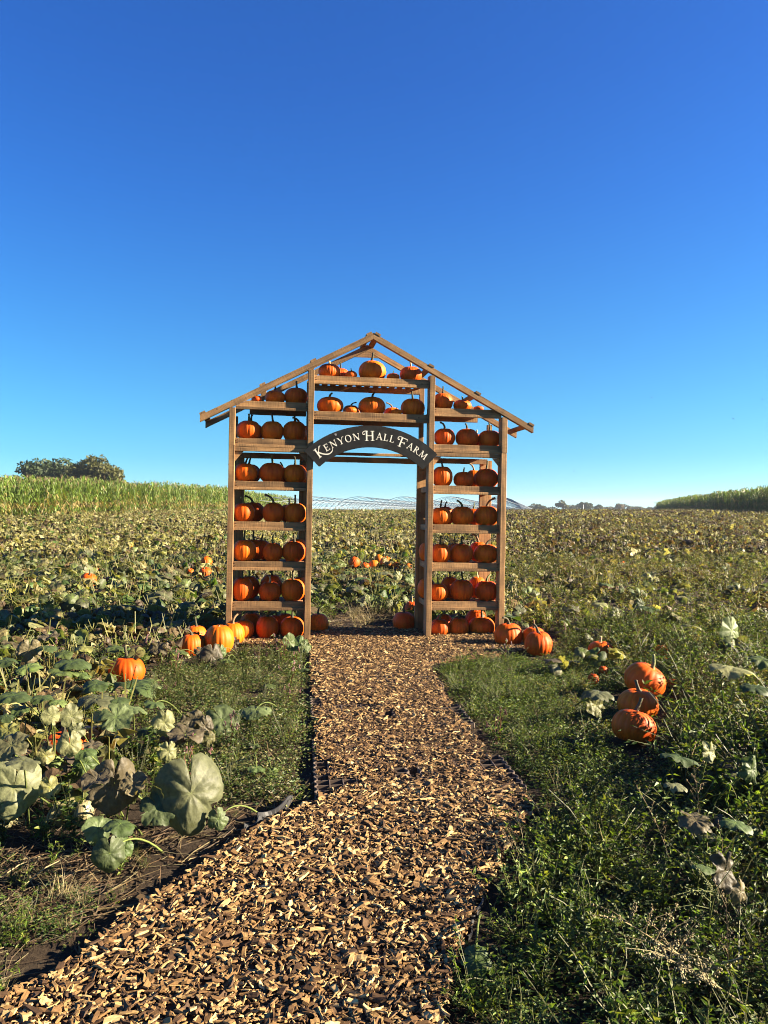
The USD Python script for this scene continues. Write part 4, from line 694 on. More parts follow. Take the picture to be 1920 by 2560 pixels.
def clump(seed, n, rad, h, size, pal, stalks=True, crumple=0.16, nl=9, up=0.9):
    r = np.random.default_rng(seed); a = Acc()
    for k in range(n):
        d = rad * math.sqrt(r.random()); t = r.uniform(0, 6.28); top = h * r.uniform(0.25, 1.0) * (1 - 0.3 * d / rad)
        p = np.array([d * math.cos(t), d * math.sin(t), top]); v, f = low_leaf(r, size * r.uniform(0.6, 1.25), crumple * r.uniform(0.5, 1.6), nl)
        c = pick(r, pal); a.add(v @ rand_frame(r, up * r.uniform(0.12, 1.1)).T + p, f, c * np.where(np.arange(len(v))[:, None] == 0, 1.25, r.uniform(0.85, 1.15, (len(v), 1))))
        if stalks and r.random() < 0.75:
            b = np.array([p[0] * 0.5 + r.normal(0, 0.03), p[1] * 0.5 + r.normal(0, 0.03), -0.02]); tv, tf = tube([b, (b + p) / 2 + [r.normal(0, 0.02), r.normal(0, 0.02), 0.03], p], [0.007, 0.006, 0.005], 3, False); a.add(tv, tf, np.array([0.26, 0.27, 0.08]) * r.uniform(0.6, 1.2))
    for k in range(n // 3):                        # bare stalks whose leaf has gone
        t = r.uniform(0, 6.28); d = rad * r.random(); b = np.array([d * math.cos(t), d * math.sin(t), 0]); e = b + [r.normal(0, 0.09), r.normal(0, 0.09), h * r.uniform(0.7, 1.25)]
        tv, tf = tube([b, (b + e) / 2 + [r.normal(0, 0.02), 0, 0], e], [0.008, 0.007, 0.004], 3, False); a.add(tv, tf, np.array([0.30, 0.29, 0.09]) * r.uniform(0.6, 1.1))
    return a.get()
def rich_clump(seed, n, rad, h, size, tones):
    r = np.random.default_rng(seed); a = Acc()
    for k in range(n):
        d = rad * math.sqrt(r.random()); t = r.uniform(0, 6.28); p = np.array([d * math.cos(t), d * math.sin(t), h * r.uniform(0.35, 1.0) * (1 - 0.3 * d / rad)])
        v, f, c = blade(seed * 50 + k, size * r.uniform(0.6, 1.2), r.uniform(0.25, 0.7), r.uniform(0.10, 0.26), r.uniform(0, 0.3), 4, 26, r.uniform(0.06, 0.16), r.uniform(0, 0.45), TONE[tones[r.integers(0, len(tones))]])
        g = r.uniform(0, 6.28); Rm = frame((math.cos(g), math.sin(g), r.uniform(-0.9, 0.1)), (r.normal(0.25, 0.45), r.normal(-0.25, 0.45), 0.9)); a.add(v @ Rm.T + p, f, c)
        b = np.array([p[0] * 0.4 + r.normal(0, 0.03), p[1] * 0.4 + r.normal(0, 0.03), -0.02]); tv, tf = tube([b, (b + p) / 2 + [r.normal(0, 0.03), r.normal(0, 0.03), 0.04], p], [0.007, 0.006, 0.005], 4, False); a.add(tv, tf, np.array([0.2, 0.24, 0.06]) * r.uniform(0.7, 1.2))
    return a.get()
def weed(seed, h, nb, leafL, leafW, pal, stem=(0.09, 0.10, 0.03), spread=0.5, per=7, flowers=None):
    r = np.random.default_rng(seed); a = Acc()
    for b in range(nb):
        az = r.uniform(0, 6.28); lean = r.uniform(0.1, 1.0) * spread; L = h * r.uniform(0.6, 1.1); t = np.linspace(0, 1, 5)
        pts = np.stack([math.cos(az) * lean * L * t ** 1.4 + 0.01 * np.sin(t * 7 + b), math.sin(az) * lean * L * t ** 1.4 + 0.01 * np.cos(t * 6 + b), L * t * (1 - 0.25 * lean * t)], 1)
        tv, tf = tube(pts, np.linspace(0.004, 0.0015, 5) * (0.6 + h), 3, False); a.add(tv, tf, np.array(stem) * r.uniform(0.7, 1.3))
        for k in range(per):
            q = r.uniform(0.15, 1.0); p = np.array([np.interp(q, t, pts[:, i]) for i in range(3)]); v, f = small_leaf(leafL * r.uniform(0.55, 1.2) * (1.1 - 0.5 * q), leafW * r.uniform(0.7, 1.2) * (1.1 - 0.4 * q), r.uniform(-0.2, 0.6))
            g = r.uniform(0, 6.28); Rm = frame((math.cos(g), math.sin(g), r.uniform(-0.1, 0.9)), (r.normal(0, 0.5), r.normal(0, 0.5), 1.0)); a.add(v @ Rm.T + p, f, pick(r, pal))
        if flowers is not None:
            for k in range(10):
                p = pts[-1] + np.array([r.normal(0, 0.004), r.normal(0, 0.004), -0.02 + 0.035 * k / 10]); s = r.uniform(0.003, 0.0055); v = np.array([(s, 0, 0), (-s, 0, 0), (0, s, 0), (0, -s, 0), (0, 0, s * 1.4), (0, 0, -s * 1.4)]); f = [[0, 2, 4], [2, 1, 4], [1, 3, 4], [3, 0, 4], [2, 0, 5], [1, 2, 5], [3, 1, 5], [0, 3, 5]]; a.add(v + p, f, np.array(flowers) * r.uniform(0.7, 1.3))
    return a.get()
def grass(seed, n, L, wid, pal, lean=0.6):
    r = np.random.default_rng(seed); a = Acc()
    for k in range(n):
        az = r.uniform(0, 6.28); l = L * r.uniform(0.5, 1.15); bend = lean * r.uniform(0.3, 1.6); t = np.linspace(0, 1, 4); w = wid * (1 - t ** 1.5) * r.uniform(0.6, 1.2)
        c = np.stack([math.cos(az) * l * bend * t ** 1.8, math.sin(az) * l * bend * t ** 1.8, l * (t - 0.45 * bend * t ** 2.2)], 1) + [r.normal(0, 0.03), r.normal(0, 0.03), 0]; s = np.array([-math.sin(az), math.cos(az), 0])
        v = np.empty((8, 3)); v[0::2] = c + s * w[:, None] / 2; v[1::2] = c - s * w[:, None] / 2
        f = []
        for q in range(3): f += [[2 * q, 2 * q + 1, 2 * q + 3], [2 * q, 2 * q + 3, 2 * q + 2]]
        a.add(v, f, pick(r, pal))
    return a.get()
def mat(seed, n, rad, h, leaf, pal):
    r = np.random.default_rng(seed); a = Acc()
    for k in range(n):
        d = rad * math.sqrt(r.random()); t = r.uniform(0, 6.28); z = h * (1 - (d / rad) ** 2) * r.uniform(0.2, 1.0) + 0.006; v, f = small_leaf(leaf * r.uniform(0.6, 1.3), leaf * r.uniform(0.4, 0.65), r.uniform(-0.1, 0.4))
        g = r.uniform(0, 6.28); Rm = frame((math.cos(g), math.sin(g), r.uniform(-0.2, 0.8)), (r.normal(0, 0.45), r.normal(0, 0.45), 1)); a.add(v @ Rm.T + [d * math.cos(t), d * math.sin(t), z], f, pick(r, pal))
    return a.get()
def seedstalk(seed, h, col=(0.22, 0.16, 0.08), balls=True):
    r = np.random.default_rng(seed); a = Acc(); t = np.linspace(0, 1, 6); az = r.uniform(0, 6.28); le = r.uniform(0.05, 0.5)
    pts = np.stack([math.cos(az) * le * h * t ** 1.6, math.sin(az) * le * h * t ** 1.6, h * t * (1 - 0.2 * le * t)], 1); tv, tf = tube(pts, np.linspace(0.0035, 0.0012, 6), 3, False); a.add(tv, tf, col)
    for k in range(9):
        q = r.uniform(0.35, 0.98); p = np.array([np.interp(q, t, pts[:, i]) for i in range(3)]); g = r.uniform(0, 6.28); l = h * 0.22 * r.uniform(0.4, 1.1); e = p + np.array([math.cos(g) * l * 0.6, math.sin(g) * l * 0.6, l * 0.8])
        tv, tf = tube([p, e], [0.0016, 0.001], 3, False); a.add(tv, tf, col)
        if balls:
            for m_ in range(5):
                s = r.uniform(0.003, 0.006); c = p + (e - p) * r.uniform(0.3, 1.05) + r.normal(0, 0.004, 3); v = np.array([(s, 0, 0), (-s, 0, 0), (0, s, 0), (0, -s, 0), (0, 0, s), (0, 0, -s)]); f = [[0, 2, 4], [2, 1, 4], [1, 3, 4], [3, 0, 4], [2, 0, 5], [1, 2, 5], [3, 1, 5], [0, 3, 5]]; a.add(v + c, f, np.array(col) * r.uniform(0.6, 1.4))
    return a.get()
def straws(seed, n=14):
    r = np.random.default_rng(seed); a = Acc()
    for k in range(n):
        L = r.uniform(0.05, 0.22); g = r.uniform(0, 6.28); p = np.array([r.normal(0, 0.09), r.normal(0, 0.09), r.uniform(0.002, 0.018)]); d = np.array([math.cos(g), math.sin(g), r.uniform(-0.02, 0.12)]); e = np.array([-d[1], d[0], 0]) * r.normal(0, 0.12) * L
        tv, tf = tube([p, p + d * L / 2 + e, p + d * L], [0.0022, 0.002, 0.0012], 3, False); a.add(tv, tf, np.array([(0.28, 0.2, 0.1), (0.16, 0.1, 0.055), (0.36, 0.3, 0.16), (0.09, 0.06, 0.035)][r.integers(0, 4)]))
    return a.get()
def P(acc, mt): (m, tn) = acc; return (m, mt, tn, False)

near_clear = PATH.buffer(0.05)
import shapely
def off_pumpkins(p, low=False):
    k = np.ones(len(p), bool)
    for X, Y, W in SPOTS:
        d = np.hypot(X, Y); u = np.array([X, Y]) / d; a = (p - [X, Y]) @ u; b = np.abs((p - [X, Y]) @ [u[1], -u[0]]); k &= ~((a > -(0.6 * W if low else (1.3 if X > 1.4 else min(2.4 * W, 0.8)) if Y < 11 else 0.19 * Y)) & (a < W) & (b < W * (0.62 + 0.05)))
    return k
def scatter(poly, dens, r, keep=None, low=False):
    n = int(poly.area * dens); p = sample_in(poly, max(n, 1), r); p = p[off_pumpkins(p, low)]
    return p if keep is None else p[keep(p)]
PUMPKIN_SPOTS = []
def groundz(p): return terrain(p[:, 0], p[:, 1])
def lay(name, label, protos, pts, r, smin=0.8, smax=1.25, tilt=0.08, boost=None, cat=None):
    n = len(pts); s = r.uniform(smin, smax, n) * (1 if boost is None else boost)
    instancer(name, label, protos, np.c_[pts, groundz(pts) - 0.01], euler_quat(r.uniform(0, 6.28, n), r.normal(0, tilt, n), r.normal(0, tilt, n)), np.repeat(s[:, None], 3, 1), patchy(pts, len(protos), r), cat=cat)
def patchy(pts, n, r, sc=0.45, pull=0.55):
    u = 0.5 + 1.1 * meshkit.noise(np.c_[pts * sc, pts[:, :1] * 0 + 3]); u = pull * u + (1 - pull) * r.random(len(pts)); return np.clip((u * n).astype(int), 0, n - 1)
rv = np.random.default_rng(21)
ARCH_FOOT = sg.Polygon([tuple((AO + AU * a + AW * b)[:2]) for a, b in ((-1.7, -0.05), (1.7, -0.05), (1.7, 0.75), (-1.7, 0.75))])
CLEAR = unary_union([near_clear, ARCH_FOOT])
L1 = sg.Polygon([(-0.40, 3.85), (-0.87, 7.75), (-1.6, 7.85), (-2.3, 6.6), (-1.7, 5.2), (-1.15, 4.0), (-0.95, 3.75)]).difference(CLEAR)
L2 = sg.Polygon([(-0.95, 3.5), (-1.15, 4.0), (-1.7, 5.2), (-2.3, 6.6), (-1.8, 8.0), (-2.2, 9.2), (-6.5, 9.2), (-4.5, 5.5), (-2.6, 3.3), (-1.5, 3.25)]).difference(CLEAR)
L3 = sg.Polygon([(-0.40, 3.72), (-0.95, 3.6), (-1.5, 3.4), (-2.2, 3.3), (-2.2, 2.6), (-0.95, 2.6), (-0.7, 3.1)]).difference(CLEAR)
L4 = sg.Polygon([(-1.0, 2.45), (-1.12, 2.85), (-1.35, 3.1), (-2.4, 3.2), (-2.4, 1.5), (-1.45, 1.5)]).difference(CLEAR)
R1 = sg.Polygon([(0.2, 1.6), (0.28, 2.45), (0.5, 3.0), (0.82, 3.6), (0.62, 5.2), (0.52, 7.0), (1.35, 7.45), (2.05, 8.1), (2.1, 9.2), (6.5, 9.2), (6.5, 1.2), (0.2, 1.2)]).difference(CLEAR)
def right_rise(p): e = p[:, 0] - 0.10 * (p[:, 1] - 5); return (0.38 + 0.22 * sstep(5.0, 3.2, p[:, 1]) * sstep(0.5, 0.9, e) + 0.36 * sstep(1.3, 2.6, e) + 0.42 * sstep(0.95, 1.5, e) * np.exp(-((p[:, 1] - 4.1) / 0.55) ** 2)) * (1 + 0.3 * meshkit.noise(np.c_[p * 1.7, p[:, 0] * 0]))
mats = [P(mat(300 + k, 150, 0.13, 0.09, 0.017, GREENS if k < 4 else LUSH), WEED) for k in range(6)]
matsd = [P(mat(330 + k, 140, 0.14, 0.10, 0.020, DARKS), WEED) for k in range(4)]
weeds = [P(weed(360 + k, 0.26, 6, 0.055, 0.017, GREENS), WEED) for k in range(5)]
weedsd = [P(weed(380 + k, 0.34, 8, 0.065, 0.022, DARKS, per=9), WEED) for k in range(6)] + [P(weed(390 + k, 0.40, 7, 0.08, 0.03, DARKS, per=8), WEED) for k in range(3)]
docks = [P(weed(395 + k, 0.30, 7, 0.15, 0.045, DARKS + GREENS[:2], per=3, spread=0.8), WEED) for k in range(4)]
fine = [P(weed(398 + k, 0.42, 9, 0.028, 0.008, GREENS + DARKS, per=16, spread=0.45), WEED) for k in range(4)]
ofine = [P(weed(700 + k, 0.36, 6, 0.060, 0.024, OLIVE + GREENS[1:4] + WITHER[6:8], (0.16, 0.10, 0.04), 0.9, 13), WEED) for k in range(5)]
mess = [P(weed(710 + k, 0.36, 8, 0.055, 0.019, DARKS + GREENS, (0.14, 0.15, 0.05), 1.1, 11), WEED) for k in range(5)]
pinks = [P(weed(400 + k, 0.30, 5, 0.06, 0.014, GREENS, (0.16, 0.06, 0.03), flowers=(0.34, 0.17, 0.17)), WEED) for k in range(2)]
olive = [P(weed(410 + k, 0.40, 6, 0.06, 0.022, OLIVE, (0.16, 0.08, 0.04), 0.8, 11), WEED) for k in range(6)]
grs = [P(grass(430 + k, 26, 0.30, 0.006, [(0.10, 0.14, 0.03), (0.14, 0.17, 0.045), (0.2, 0.18, 0.07)]), WEED) for k in range(4)]
dgr = [P(grass(440 + k, 22, 0.34, 0.004, [(0.3, 0.24, 0.11), (0.24, 0.19, 0.09), (0.36, 0.31, 0.17)], 0.8), DRY) for k in range(4)]
sst = [P(seedstalk(450 + k, 0.5), DRY) for k in range(4)]; strw = [P(straws(460 + k), DRY) for k in range(6)]
wclump = [P(clump(470 + k, 26, 0.44, 0.34, 0.098, [WITHER[3:5] * 2 + WITHER[2:6], WITHER, WITHER, WITHER[:4] + WITHER[7:], WITHER, WITHER[4:] + WITHER[:1], WITHER + LUSH[:3]][k], True, 0.22), LEAF) for k in range(7)]
lclump = [P(clump(480 + k, 12, 0.40, 0.36, 0.14, LUSH, nl=11), LEAF) for k in range(6)]
rclump = [(lambda q: (q[0], LEAF, q[1], True))(rich_clump(520 + k, 9, 0.34, 0.36, 0.125, ['g', 'v', 'gp', 'y', 'l', 'p', 'd', 'b', 'v', 'g', 'gp'])) for k in range(7)]
fclump = [P(clump(490 + k, 30, 0.65, 0.42, 0.12, [WITHER[3:5] * 2 + WITHER[2:6], WITHER, WITHER, WITHER[:4] + WITHER[7:], WITHER[4:] + WITHER[:2], WITHER + LUSH[:3]][k], True, 0.25, 6), LEAF) for k in range(6)]
oclump = [P(clump(500 + k, 14, 0.55, 0.40, 0.075, OLIVE, True, 0.2, 6), LEAF) for k in range(3)]

lay('low_weeds', 'low bright green weeds matted along the left of the path', mats, scatter(L1, 120, rv, None, True), rv, 0.7, 1.4)
lay('leafy_weeds', 'small leafy green weeds left of the path', weeds * 2 + fine[:2], np.vstack([scatter(L1, 15, rv), scatter(L2, 14, rv)]), rv, 0.35, 0.7, 0.2)
lay('shaded_weeds', 'straggling weeds on the shaded soil at the left edge', mess + matsd + weeds[:2], scatter(L3.intersection(sg.box(-3, 2.5, -1.0, 3.6)), 42, rv), rv, 0.3, 0.7, 0.3)
lay('pink_weeds', 'weeds with small pink flower spikes left of the path', pinks, np.vstack([scatter(L1, 3, rv), scatter(L2, 2, rv), scatter(R1, 0.8, rv)]), rv, 0.7, 1.1)
lay('shaded_weeds', 'dark green weeds under the big leaves on the left', matsd + weedsd, scatter(L2, 40, rv, None, True), rv, 0.45, 0.8)
lay('vine_leaves', 'pumpkin leaves of the vines tangled left of the path', rclump * 2 + wclump[:3], scatter(L2.buffer(-0.2).intersection(sg.box(-9, 3.7, 0, 10)), 8.0, rv), rv, 0.65, 1.05)
lay('grass', 'tufts of grass among the weeds beside the path', grs + dgr, np.vstack([scatter(L1, 6, rv), scatter(L4, 40, rv), scatter(L2, 4, rv)]), rv, 0.25, 0.6, 0.3)
lay('grass', 'short dry grass on the bare soil', dgr + grs, scatter(L3, 16, rv), rv, 0.2, 0.5, 0.3)
lay('corner_weeds', 'green weeds at the lower left corner', mats + weeds + matsd, scatter(L4, 90, rv), rv, 0.4, 0.8)
lay('straw', 'dry straw and stalks lying on the bare soil', strw, np.vstack([scatter(L3, 190, rv), scatter(L4, 60, rv), scatter(L1, 14, rv), scatter(R1.intersection(sg.box(0, 0, 2.5, 9)), 6, rv)]), rv, 0.6, 1.2, 0.05)
rr1 = R1.intersection(sg.box(0, 0, 1.7, 9.2))
lay('mat_weeds', 'low green weeds along the right of the path', mats + matsd[:1], scatter(rr1.union(R1.intersection(sg.box(1.5, 3.5, 3.2, 9.2))), 120, rv, None, True), rv, 0.65, 1.2)
p = scatter(R1, 78, rv); lay('tall_weeds', 'dense dark green weeds right of the path', mess[:3] + docks[:1] + mess + weedsd[:4] + weeds[:4] + mess[:3], p, rv, 0.7, 1.35, 0.35, right_rise(p))
p = scatter(R1.intersection(sg.box(1.3, 4.6, 7, 9.3)), 34, rv); lay('olive_weeds', 'browning weeds with red stems right of the path', olive[:3] + ofine, p, rv, 0.7, 1.15, 0.15, right_rise(p))
p = scatter(R1, 8, rv); lay('wild_grass', 'wild grass in the weeds on the right', grs + dgr, p, rv, 0.6, 1.1, 0.45, right_rise(p))
p = scatter(R1, 6, rv); lay('seed_stalks', 'dry seed stalks in the weeds on the right', sst, p, rv, 0.6, 1.1, 0.25, right_rise(p))
p = scatter(R1.intersection(sg.box(1.4, 2.5, 7, 9.3)), 2.2, rv); lay('vine_leaves', 'pumpkin leaves scattered in the weeds on the right', rclump, p, rv, 0.5, 0.9)

# the field beyond the arch, thinning out with distance
def corn_left_x(Y): return np.interp(Y, [30, 48, 85, 140], [-29, -25, -18.5, -18])
def corn_right_x(Y): return np.interp(Y, [40, 64, 70, 180], [60, 36, 36, 68])
def field_pts(y0, y1, dens, r):
    q = r.uniform([0, y0], [1, y1], (int((y1 ** 2 - y0 ** 2) / 2 * 1.3 * dens * 1.6), 2)); k = r.random(len(q)) < q[:, 1] / y1; q = q[k]; q[:, 0] = (q[:, 0] - 0.5) * 1.3 * q[:, 1]
    X, Y = q.T; return q[((Y < 30) | (X > corn_left_x(Y) + 0.3)) & ((Y < 40) | (X < corn_right_x(Y) - 0.3)) & ~shapely.contains_xy(CLEAR, X, Y) & off_pumpkins(q)]
q = field_pts(8.7, 22, 3.2, rv); q = q[~((np.abs(q[:, 0] + 0.3) < 0.75) & (q[:, 1] < 11.0))]
side = q[:, 0] - 1.0 + rv.normal(0, 0.7, len(q))
lay('withered_vines', 'withered pale pumpkin vines covering the field left of and behind the arch', rclump[:3] + wclump * 2 + lclump[:3] + rclump[3:6], q[side < 0.6], rv, 0.75, 1.2)
lay('vine_leaves', 'green pumpkin vines in the weedy field right of the arch', rclump[:4] + lclump[:3] + rclump[4:] + wclump[:2], q[(side > 0.2) & (rv.random(len(q)) < 0.42)], rv, 0.55, 0.95)
q = field_pts(9.0, 22, 10, rv); q = q[(q[:, 0] - 1.2 + rv.normal(0, 0.6, len(q))) > 0]
lay('olive_weeds', 'brown and olive weeds covering the field right of the arch', olive[:3] + ofine + weeds[:2] + ofine[:2], q, rv, 0.75, 1.2, 0.15)
q = field_pts(8.9, 20, 5, rv); q = q[(q[:, 0] < 1.4) & ~((np.abs(q[:, 0] + 0.3) < 0.7) & (q[:, 1] < 10.0))]
lay('leafy_weeds', 'green weeds between the withered vines behind the arch', weeds + mess[:3], q, rv, 0.7, 1.2)
q = field_pts(22, 92, 1.05, rv); side = q[:, 0] / q[:, 1] - 0.08 + rv.normal(0, 0.05, len(q))
lay('withered_vines', 'withered vines of the far field up to the corn and the horizon', fclump, q[side < 0], rv, 0.8, 1.25)
lay('olive_weeds', 'brown weeds and vines of the far right-hand field', oclump + fclump[:2], q[side >= 0], rv, 0.8, 1.2)
q = field_pts(22, 55, 1.6, rv); q = q[q[:, 0] > 0.06 * q[:, 1]]; lay('olive_weeds', 'olive weeds of the middle of the right-hand field', ofine, q, rv, 0.9, 1.5)

q = np.vstack([np.array([X, Y]) + np.c_[rv.normal(0, W * 1.2, 26), rv.uniform(-0.17 * Y, -0.5 * W, 26)] for X, Y, W in SPOTS if Y > 11]); q = q[off_pumpkins(q, True)]
lay('vine_leaves', 'low withered leaves round the pumpkins lying in the field', wclump + lclump, q, rv, 0.25, 0.42)
# ------------------------------------------------------------------ maize on both sides
def maize(seed, dry=0.3):
    r = np.random.default_rng(seed); a = Acc(); H = r.uniform(2.35, 2.75); lx, ly = r.normal(0, 0.05, 2)
    c = lambda t: np.array([lx * t * t * H, ly * t * t * H, H * t]); tv, tf = tube([c(t) for t in (0, 0.5, 1.0)], [0.016, 0.013, 0.006], 3, False); a.add(tv, tf, (0.13, 0.15, 0.05))
    n = 14; az = r.uniform(0, 6.28)
    for k in range(n):
        q = 0.08 + 0.86 * k / n; p = c(q); az += math.pi + r.normal(0, 0.35); L = r.uniform(0.55, 0.9) * (1.15 - 0.5 * abs(q - 0.5)); W = r.uniform(0.06, 0.095); up = r.uniform(1.3, 2.7); t = np.linspace(0, 1, 6); d = np.array([math.cos(az), math.sin(az)]); s = np.array([-d[1], d[0], 0.0])
        out = L * (0.75 * t - 0.12 * t * t); z = L * (up * t - (0.75 * up + 0.35) * t * t)
        cc = np.stack([p[0] + d[0] * out, p[1] + d[1] * out, p[2] + z], 1); w = W * np.sin(np.clip(t * 0.93 + 0.09, 0, 1) * math.pi) ** 0.6; tw = 0.4 * r.normal()
        v = np.empty((12, 3)); v[0::2] = cc + (s * w[:, None] / 2) + np.array([0, 0, 1]) * w[:, None] * tw * 0.4; v[1::2] = cc - (s * w[:, None] / 2) - np.array([0, 0, 1]) * w[:, None] * tw * 0.4
        f = []
        for g in range(5): f += [[2 * g, 2 * g + 1, 2 * g + 3], [2 * g, 2 * g + 3, 2 * g + 2]]
        old = r.random() < dry * (1.6 - 1.9 * q); col = np.array((0.30, 0.23, 0.09) if old else (0.10, 0.155, 0.022)) * r.uniform(0.65, 1.4); a.add(v, f, col)
    for k in range(6):
        g = r.uniform(0, 6.28); e = c(1.0) + [math.cos(g) * 0.08, math.sin(g) * 0.08, r.uniform(0.15, 0.32)]; tv, tf = tube([c(0.98), (c(1.0) + e) / 2 + [0, 0, 0.03], e], [0.006, 0.006, 0.003], 3, False); a.add(tv, tf, (0.24, 0.19, 0.09))
    return a.get()
mz = [P(maize(600 + k, 0.32), CORN) for k in range(7)]
def rows(poly, dens, r): return scatter(poly, dens, r)
left_corn = sg.Polygon([(-26.5, 30), (-25.2, 44), (-24.4, 50), (-18.6, 85), (-18, 150), (-31, 150), (-33, 85), (-38, 50), (-40, 30)])
right_corn = sg.Polygon([(36.5, 65), (44, 100), (68, 185), (86, 185), (64, 100), (55, 58), (44, 58)])
lay('maize_field', 'tall green maize with drying lower leaves standing along the left of the field', mz, rows(left_corn, 6.5, rv), rv, 0.85, 1.14, 0.05)
lay('maize_field', 'block of green maize standing at the far right of the field', mz, rows(right_corn, 8.0, rv), rv, 0.84, 1.04, 0.05)

# ------------------------------------------------------------------ trees
def tree(label, px, top, wpx, Y, tone, seed, group=None, blobs=22, per=190, leaf=0.28, name='broadleaf_tree', cat='tree', base=None):
    r = np.random.default_rng(seed); X = (px - 960) / FPX * Y; g = float(terrain(X, Y)); H = (EYE + (HY - top) / FPX * Y - g) * 1.06; W = wpx / FPX * Y
    t = thing(name, label, cat, Gf.Matrix4d(1).SetTranslate(Gf.Vec3d(X, Y, g)), group); a = Acc()
    tv, tf = tube([(0, 0, -0.3), (0.1, 0, H * 0.25), (0.0, 0.1, H * 0.6)], [W * 0.045, W * 0.035, W * 0.015], 8); a.add(tv, tf)
    cs = []
    for k in range(blobs):
        u, el = r.uniform(0, 6.28), math.asin(r.uniform(-0.15, 1)); q = r.uniform(0.55, 0.98) if k > 4 else 0.3
        c = np.array([math.cos(u) * math.cos(el) * W * 0.40 * q, math.sin(u) * math.cos(el) * W * 0.36 * q, H * (0.42 + 0.47 * math.sin(el) * q)]); cs.append(c)
        if k % 2 == 0: tv, tf = tube([(0, 0, H * r.uniform(0.2, 0.4)), c * 0.55 + [0, 0, H * 0.14], c], [W * 0.016, W * 0.010, W * 0.004], 5); a.add(tv, tf)
    (m, _) = a.get(); obj('trunk', m, BARK, t, True); a = Acc()
    for c in cs:
        rad = W * r.uniform(0.10, 0.17); base_c = np.array(tone) * r.uniform(0.8, 1.35); n = per
        d = r.normal(0, 1, (n, 3)); d /= np.linalg.norm(d, axis=1, keepdims=True); p = c + d * rad * r.uniform(0.35, 1.08, (n, 1)) ** 0.6 * [1.15, 1.15, 0.8]
        e1 = r.normal(0, 1, (n, 3)); e1 /= np.linalg.norm(e1, axis=1, keepdims=True); e2 = np.cross(e1, d + r.normal(0, 0.5, (n, 3))); e2 /= np.linalg.norm(e2, axis=1, keepdims=True); s = leaf * r.uniform(0.6, 1.4, (n, 1))
        v = np.stack([p - e1 * s, p - e2 * s * 0.5, p + e1 * s, p + e2 * s * 0.5], 1).reshape(-1, 3); q4 = np.arange(n * 4).reshape(-1, 4); a.add(v, tri(q4), np.repeat(base_c * r.uniform(0.7, 1.35, (n, 1)), 4, 0))
    (m, tn) = a.get(); obj('crown', m, TREE, t, False, tn)
tree('dark green oak tree behind the maize, left half of the pair', 135, 1137, 200, 150, (0.040, 0.062, 0.02), 31, blobs=34, per=260, leaf=0.34)
tree('olive and yellowing tree behind the maize, right of the dark oak', 245, 1138, 180, 142, (0.075, 0.078, 0.018), 33, blobs=32, per=260, leaf=0.34)
tree('small dark bush top showing above the maize at the far left', 26, 1166, 60, 150, (0.045, 0.06, 0.025), 35, blobs=12, per=160)
for k, (px, top, w, tone, lab) in enumerate([(1352, 1259, 34, (0.05, 0.06, 0.03), 'dark round tree first in the far row right of the arch'), (1405, 1249, 42, (0.085, 0.095, 0.05), 'pale tall tree second in the far row right of the arch'), (1463, 1252, 44, (0.06, 0.075, 0.045), 'broad tree in the middle of the far row beside a white pole'),
        (1497, 1262, 34, (0.04, 0.055, 0.03), 'dark low tree right of the broad one in the far row'), (1546, 1257, 30, (0.12, 0.09, 0.055), 'thin brownish tree in the right part of the far row'), (1322, 1267, 34, (0.045, 0.055, 0.03), 'dark bushy tree nearest the arch in the far row'), (1432, 1265, 34, (0.035, 0.05, 0.028), 'dark conifer clump between the two tall far trees'), (1590, 1269, 44, (0.09, 0.075, 0.05), 'low brown hedge tree at the right end of the far row'), (1520, 1269, 40, (0.1, 0.075, 0.05), 'low reddish shrub tree left of the thin brownish one'), (1625, 1270, 40, (0.06, 0.065, 0.035), 'low bush where the far row meets the right maize')]):
    tree(lab, px, top, w, 430 + 12 * k, tone, 50 + k, 'far trees on the horizon', 14, 110, 0.55)
hr = np.random.default_rng(9); a = Acc()
for k in range(5200):
    X = hr.uniform(60, 190); Y = 470 + 0.1 * X + hr.uniform(-3, 3); h = hr.uniform(0, 1) * (3.0 + 1.2 * math.sin(X * 0.21) + 0.8 * math.sin(X * 0.53)); e1 = hr.normal(0, 1, 3); e1 /= np.linalg.norm(e1); e2 = np.cross(e1, hr.normal(0, 1, 3)); e2 /= np.linalg.norm(e2); s = 0.6; p = np.array([X, Y, 0.9 + h])
    a.add([p - e1 * s, p - e2 * s * 0.6, p + e1 * s, p + e2 * s * 0.6], [[0, 1, 2], [0, 2, 3]], np.array((0.05, 0.055, 0.03)) * hr.uniform(0.6, 1.4))
m, tn = a.get(); tag(obj('hedge', m, TREE, None, False, tn), 'low dark hedge along the horizon right of the arch', 'hedge')
for k, (px, top) in enumerate([(1452, 1275), (1459, 1262)]):
    Y = 240.0; X = (px - 960) / FPX * Y; z0 = float(terrain(X, Y)); z1 = EYE + (HY - top) / FPX * Y
    t = thing('white_pole', ['short white post in front of the broad far tree', 'taller white post in front of the broad far tree'][k], 'post', Gf.Matrix4d(1).SetTranslate(Gf.Vec3d(X, Y, 0)), 'white posts by the far trees')
    v, f = tube([(0, 0, z0), (0, 0, z1)], [0.10, 0.09], 8); obj('shaft', (v, f), WHITE, t); v, f = tube([(0, 0, z1), (0, 0, z1 + 0.06)], [0.12, 0.10], 8); obj('cap', (v, f), WHITE, t)

